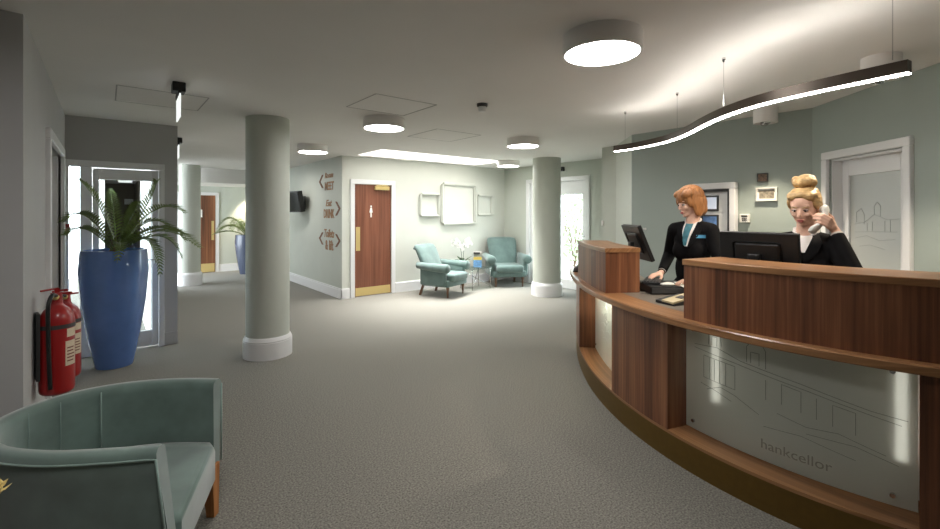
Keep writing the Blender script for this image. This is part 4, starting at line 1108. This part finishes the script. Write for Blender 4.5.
for s in (-1, 1):
    hell(b, (-.005, s*.077, .065), (.05, .022, .088)); hell(b, (.008, s*.079, .02), (.038, .018, .05)); hell(b, (.04, s*.052, .165), (.05, .04, .035)); hell(b, (.052, s*.068, .105), (.025, .016, .05))
remesh(b, 'hair', M['hair_ginger'], p['R'], .006, 6)
dz = nk.z
p['drape']('shirt', [((-.05, .05), dz-.015), ((-.052, .052), dz-.05), ((-.044, .044), dz-.1), ((-.03, .03), dz-.16), ((-.012, .012), dz-.22)], .001, M['shirt'])
p['drape']('scarf', [((-.034, .03), dz-.03), ((-.03, .028), dz-.07), ((-.03, .02), dz-.12), ((-.026, .012), dz-.17), ((-.016, .004), dz-.215)], .008, M['scarf'])
p['drape']('lapel', [((.052, .066), dz-.02), ((.05, .1), dz-.08), ((.034, .085), dz-.14), ((.012, .03), dz-.225)], .001, M['suit'], .008)
p['drape']('lapel', [((-.066, -.052), dz-.02), ((-.1, -.05), dz-.08), ((-.085, -.034), dz-.14), ((-.03, -.012), dz-.225)], .001, M['suit'], .008)
p['drape']('name_badge', [((.075, .135), dz-.125), ((.075, .135), dz-.15)], .004, M['badge'], .004, 4)
b = MB(); b.tube([nk+Vector((.045*math.cos(a)+.002, .06*math.sin(a), -.018+.022*(math.cos(a) < 0)-.02*max(0, math.cos(a)))) for a in [x*2*PI/18 for x in range(18)]]+[nk+Vector((.047, 0, -.038))], .011, 8); b.build('shirt_collar', M['shirt'], p['R'], True)

# blonde receptionist on the telephone
bj = dict(phone=True, shL=(2.225, 2.755, 1.365), shR=(2.015, 2.965, 1.365), elL=(2.22, 2.56, 1.15), wrL=(2.02, 2.575, 1.385), elR=(2.03, 2.95, 1.12), wrR=(1.99, 2.71, 1.01),
          fdL=(1.985, 2.595, 1.475), pnL=(.25, .9, .1), tsL=(-1, 0, .2), fdR=(1.96, 2.62, .99), pnR=(0, 0, -1), tsR=(.6, -.6, 0), clL=(.8, .85, .85, .85), clR=(.35, .4, .45, .5))
p = person('person', 'person with a blonde bun and black jacket, holding a white telephone to the ear', (2.135, 2.86), (-.70, -.71), (-.80, -.60), math.radians(15), 1.02, bj, None, M['hair_blonde'], 1.0, 1.455)
hell, hp, hk, nk, S = p['hell'], p['hp'], p['hk'], p['nk'], p['S']
b = MB()
hell(b, (-.016, 0, .135), (.098, .083, .09)); hell(b, (-.045, 0, .09), (.07, .08, .085)); hell(b, (.028, 0, .178), (.06, .05, .03))
for s in (-1, 1):
    hell(b, (.026, s*.036, .168), (.056, .045, .034)); hell(b, (.0, s*.068, .125), (.058, .019, .05))
for k in range(14):                      # waves swept up to the bun
    a = k*2*PI/14; b.tube([hp(.05*math.cos(a)+.005, .082*math.sin(a), .12+.03*math.cos(a)), hp(.06*math.cos(a)-.02, .06*math.sin(a), .19), hp(-.03, .02*math.sin(a), .225)], .011*hk, 8)
remesh(b, 'hair', M['hair_blonde'], p['R'], .0055, 5)
b = MB(); hell(b, (-.03, 0, .245), (.05, .056, .036))
for k in range(8):
    a = k*2*PI/8; hell(b, (-.03+.04*math.cos(a), .044*math.sin(a), .245+.008*math.sin(k*2.3)), (.026, .024, .03), u=12, v=8)
hell(b, (-.025, .01, .275), (.034, .036, .016)); remesh(b, 'hair_bun', M['hair_blonde'], p['R'], .0055, 3)
dz = nk.z
p['drape']('shirt', [((-.04, .04), dz-.015), ((-.038, .038), dz-.05), ((-.026, .026), dz-.09), ((-.008, .008), dz-.14)], .001, M['shirt'])
b = MB(); b.tube([nk+Vector((.045*math.cos(a)+.002, .06*math.sin(a), -.018+.022*(math.cos(a) < 0)-.02*max(0, math.cos(a)))) for a in [x*2*PI/18 for x in range(18)]]+[nk+Vector((.047, 0, -.038))], .012, 8); b.build('shirt_collar', M['shirt'], p['R'], True)
p['drape']('lapel', [((.042, .066), dz-.02), ((.034, .09), dz-.08), ((.01, .07), dz-.14), ((.004, .02), dz-.2)], .001, M['suit'], .008)
p['drape']('lapel', [((-.066, -.042), dz-.02), ((-.09, -.034), dz-.08), ((-.07, -.01), dz-.14), ((-.02, -.004), dz-.2)], .001, M['suit'], .008)
# handset, held at the ear
HS = p['R'].matrix_basis if False else Matrix.Translation(p['R'].location) @ Matrix.Rotation(p['R'].rotation_euler.z, 4, 'Z')
ear = HS @ p['phone'][0]; mouth = HS @ p['phone'][1]
r = thing('telephone_handset', 'pale telephone handset held to the ear of the blonde receptionist', 'telephone', ear)
d = (mouth-ear); ax = d.normalized(); outw = HS.to_3x3() @ p['phone'][2]
b = MB(); rings = []
for f, w, t_, lift in ((-.18, .016, .01, .004), (-.1, .026, .016, .006), (.08, .026, .017, .012), (.25, .019, .015, .024), (.5, .018, .014, .028), (.8, .019, .015, .022), (.98, .026, .017, .010), (1.14, .024, .015, .004), (1.2, .014, .009, .002)):
    c_ = ax*d.length*f+outw*lift; rings.append(sup(c_, outw, ax.cross(outw), t_, w, 18, 2.6))
b.loft(rings).build('handle', M['phone_white'], r, True)
b = MB(); b.ell(outw*-.006, (.02, .02, .02)); b.build('earpiece', M['phone_white'], r, True)

# ------------------------------------------------------------------ lights
def spot(name, p, tgt, energy, col, size=1.0, blend=.6, rad=.03):
    l = bpy.data.lights.new(name, 'SPOT'); l.energy = energy; l.color = col; l.spot_size = size; l.spot_blend = blend; l.shadow_soft_size = rad
    o = bpy.data.objects.new(name, l); C.objects.link(o); o.location = p
    o.rotation_euler = (Vector(tgt)-Vector(p)).to_track_quat('-Z', 'Y').to_euler()
spot('reception_spot', (q1.x, q1.y, H-.17), (q1.x-.5, q1.y+.2, 0), 40, (1, .86, .68), 1.7)
spot('office_spot', (q2.x, q2.y, H-.17), (q2.x-.3, q2.y+.6, 0), 40, (1, .86, .68), 1.7)
sp = at(243, 0, 12.9)
spot('corridor_spot', (sp.x, 13.2, 2.24), (sp.x, 13.45, 0), 60, (1, .85, .62), 1.3)
sl_ = bpy.data.lights.new('skylight_daylight', 'AREA'); sl_.shape = 'RECTANGLE'; sl_.size = SK[1]-SK[0]-.06; sl_.size_y = .5; sl_.energy = 64; sl_.spread = math.radians(80); sl_.color = (1, 1, .98)
so_ = bpy.data.objects.new('skylight_daylight', sl_); C.objects.link(so_); so_.location = ((SK[0]+SK[1])/2, SK[2]+.5, H+.74); so_.rotation_euler = (math.radians(-14), 0, 0)
sc = bpy.context.scene
w = bpy.data.worlds.new('sky'); sc.world = w; w.use_nodes = True
bg = w.node_tree.nodes['Background']; bg.inputs['Color'].default_value = (.86, .94, 1, 1); bg.inputs['Strength'].default_value = 3.6
vs = sc.view_settings
vs.view_transform = 'Standard'; vs.look = 'None'; vs.gamma = 1; vs.use_curve_mapping = False; vs.exposure = 1.45
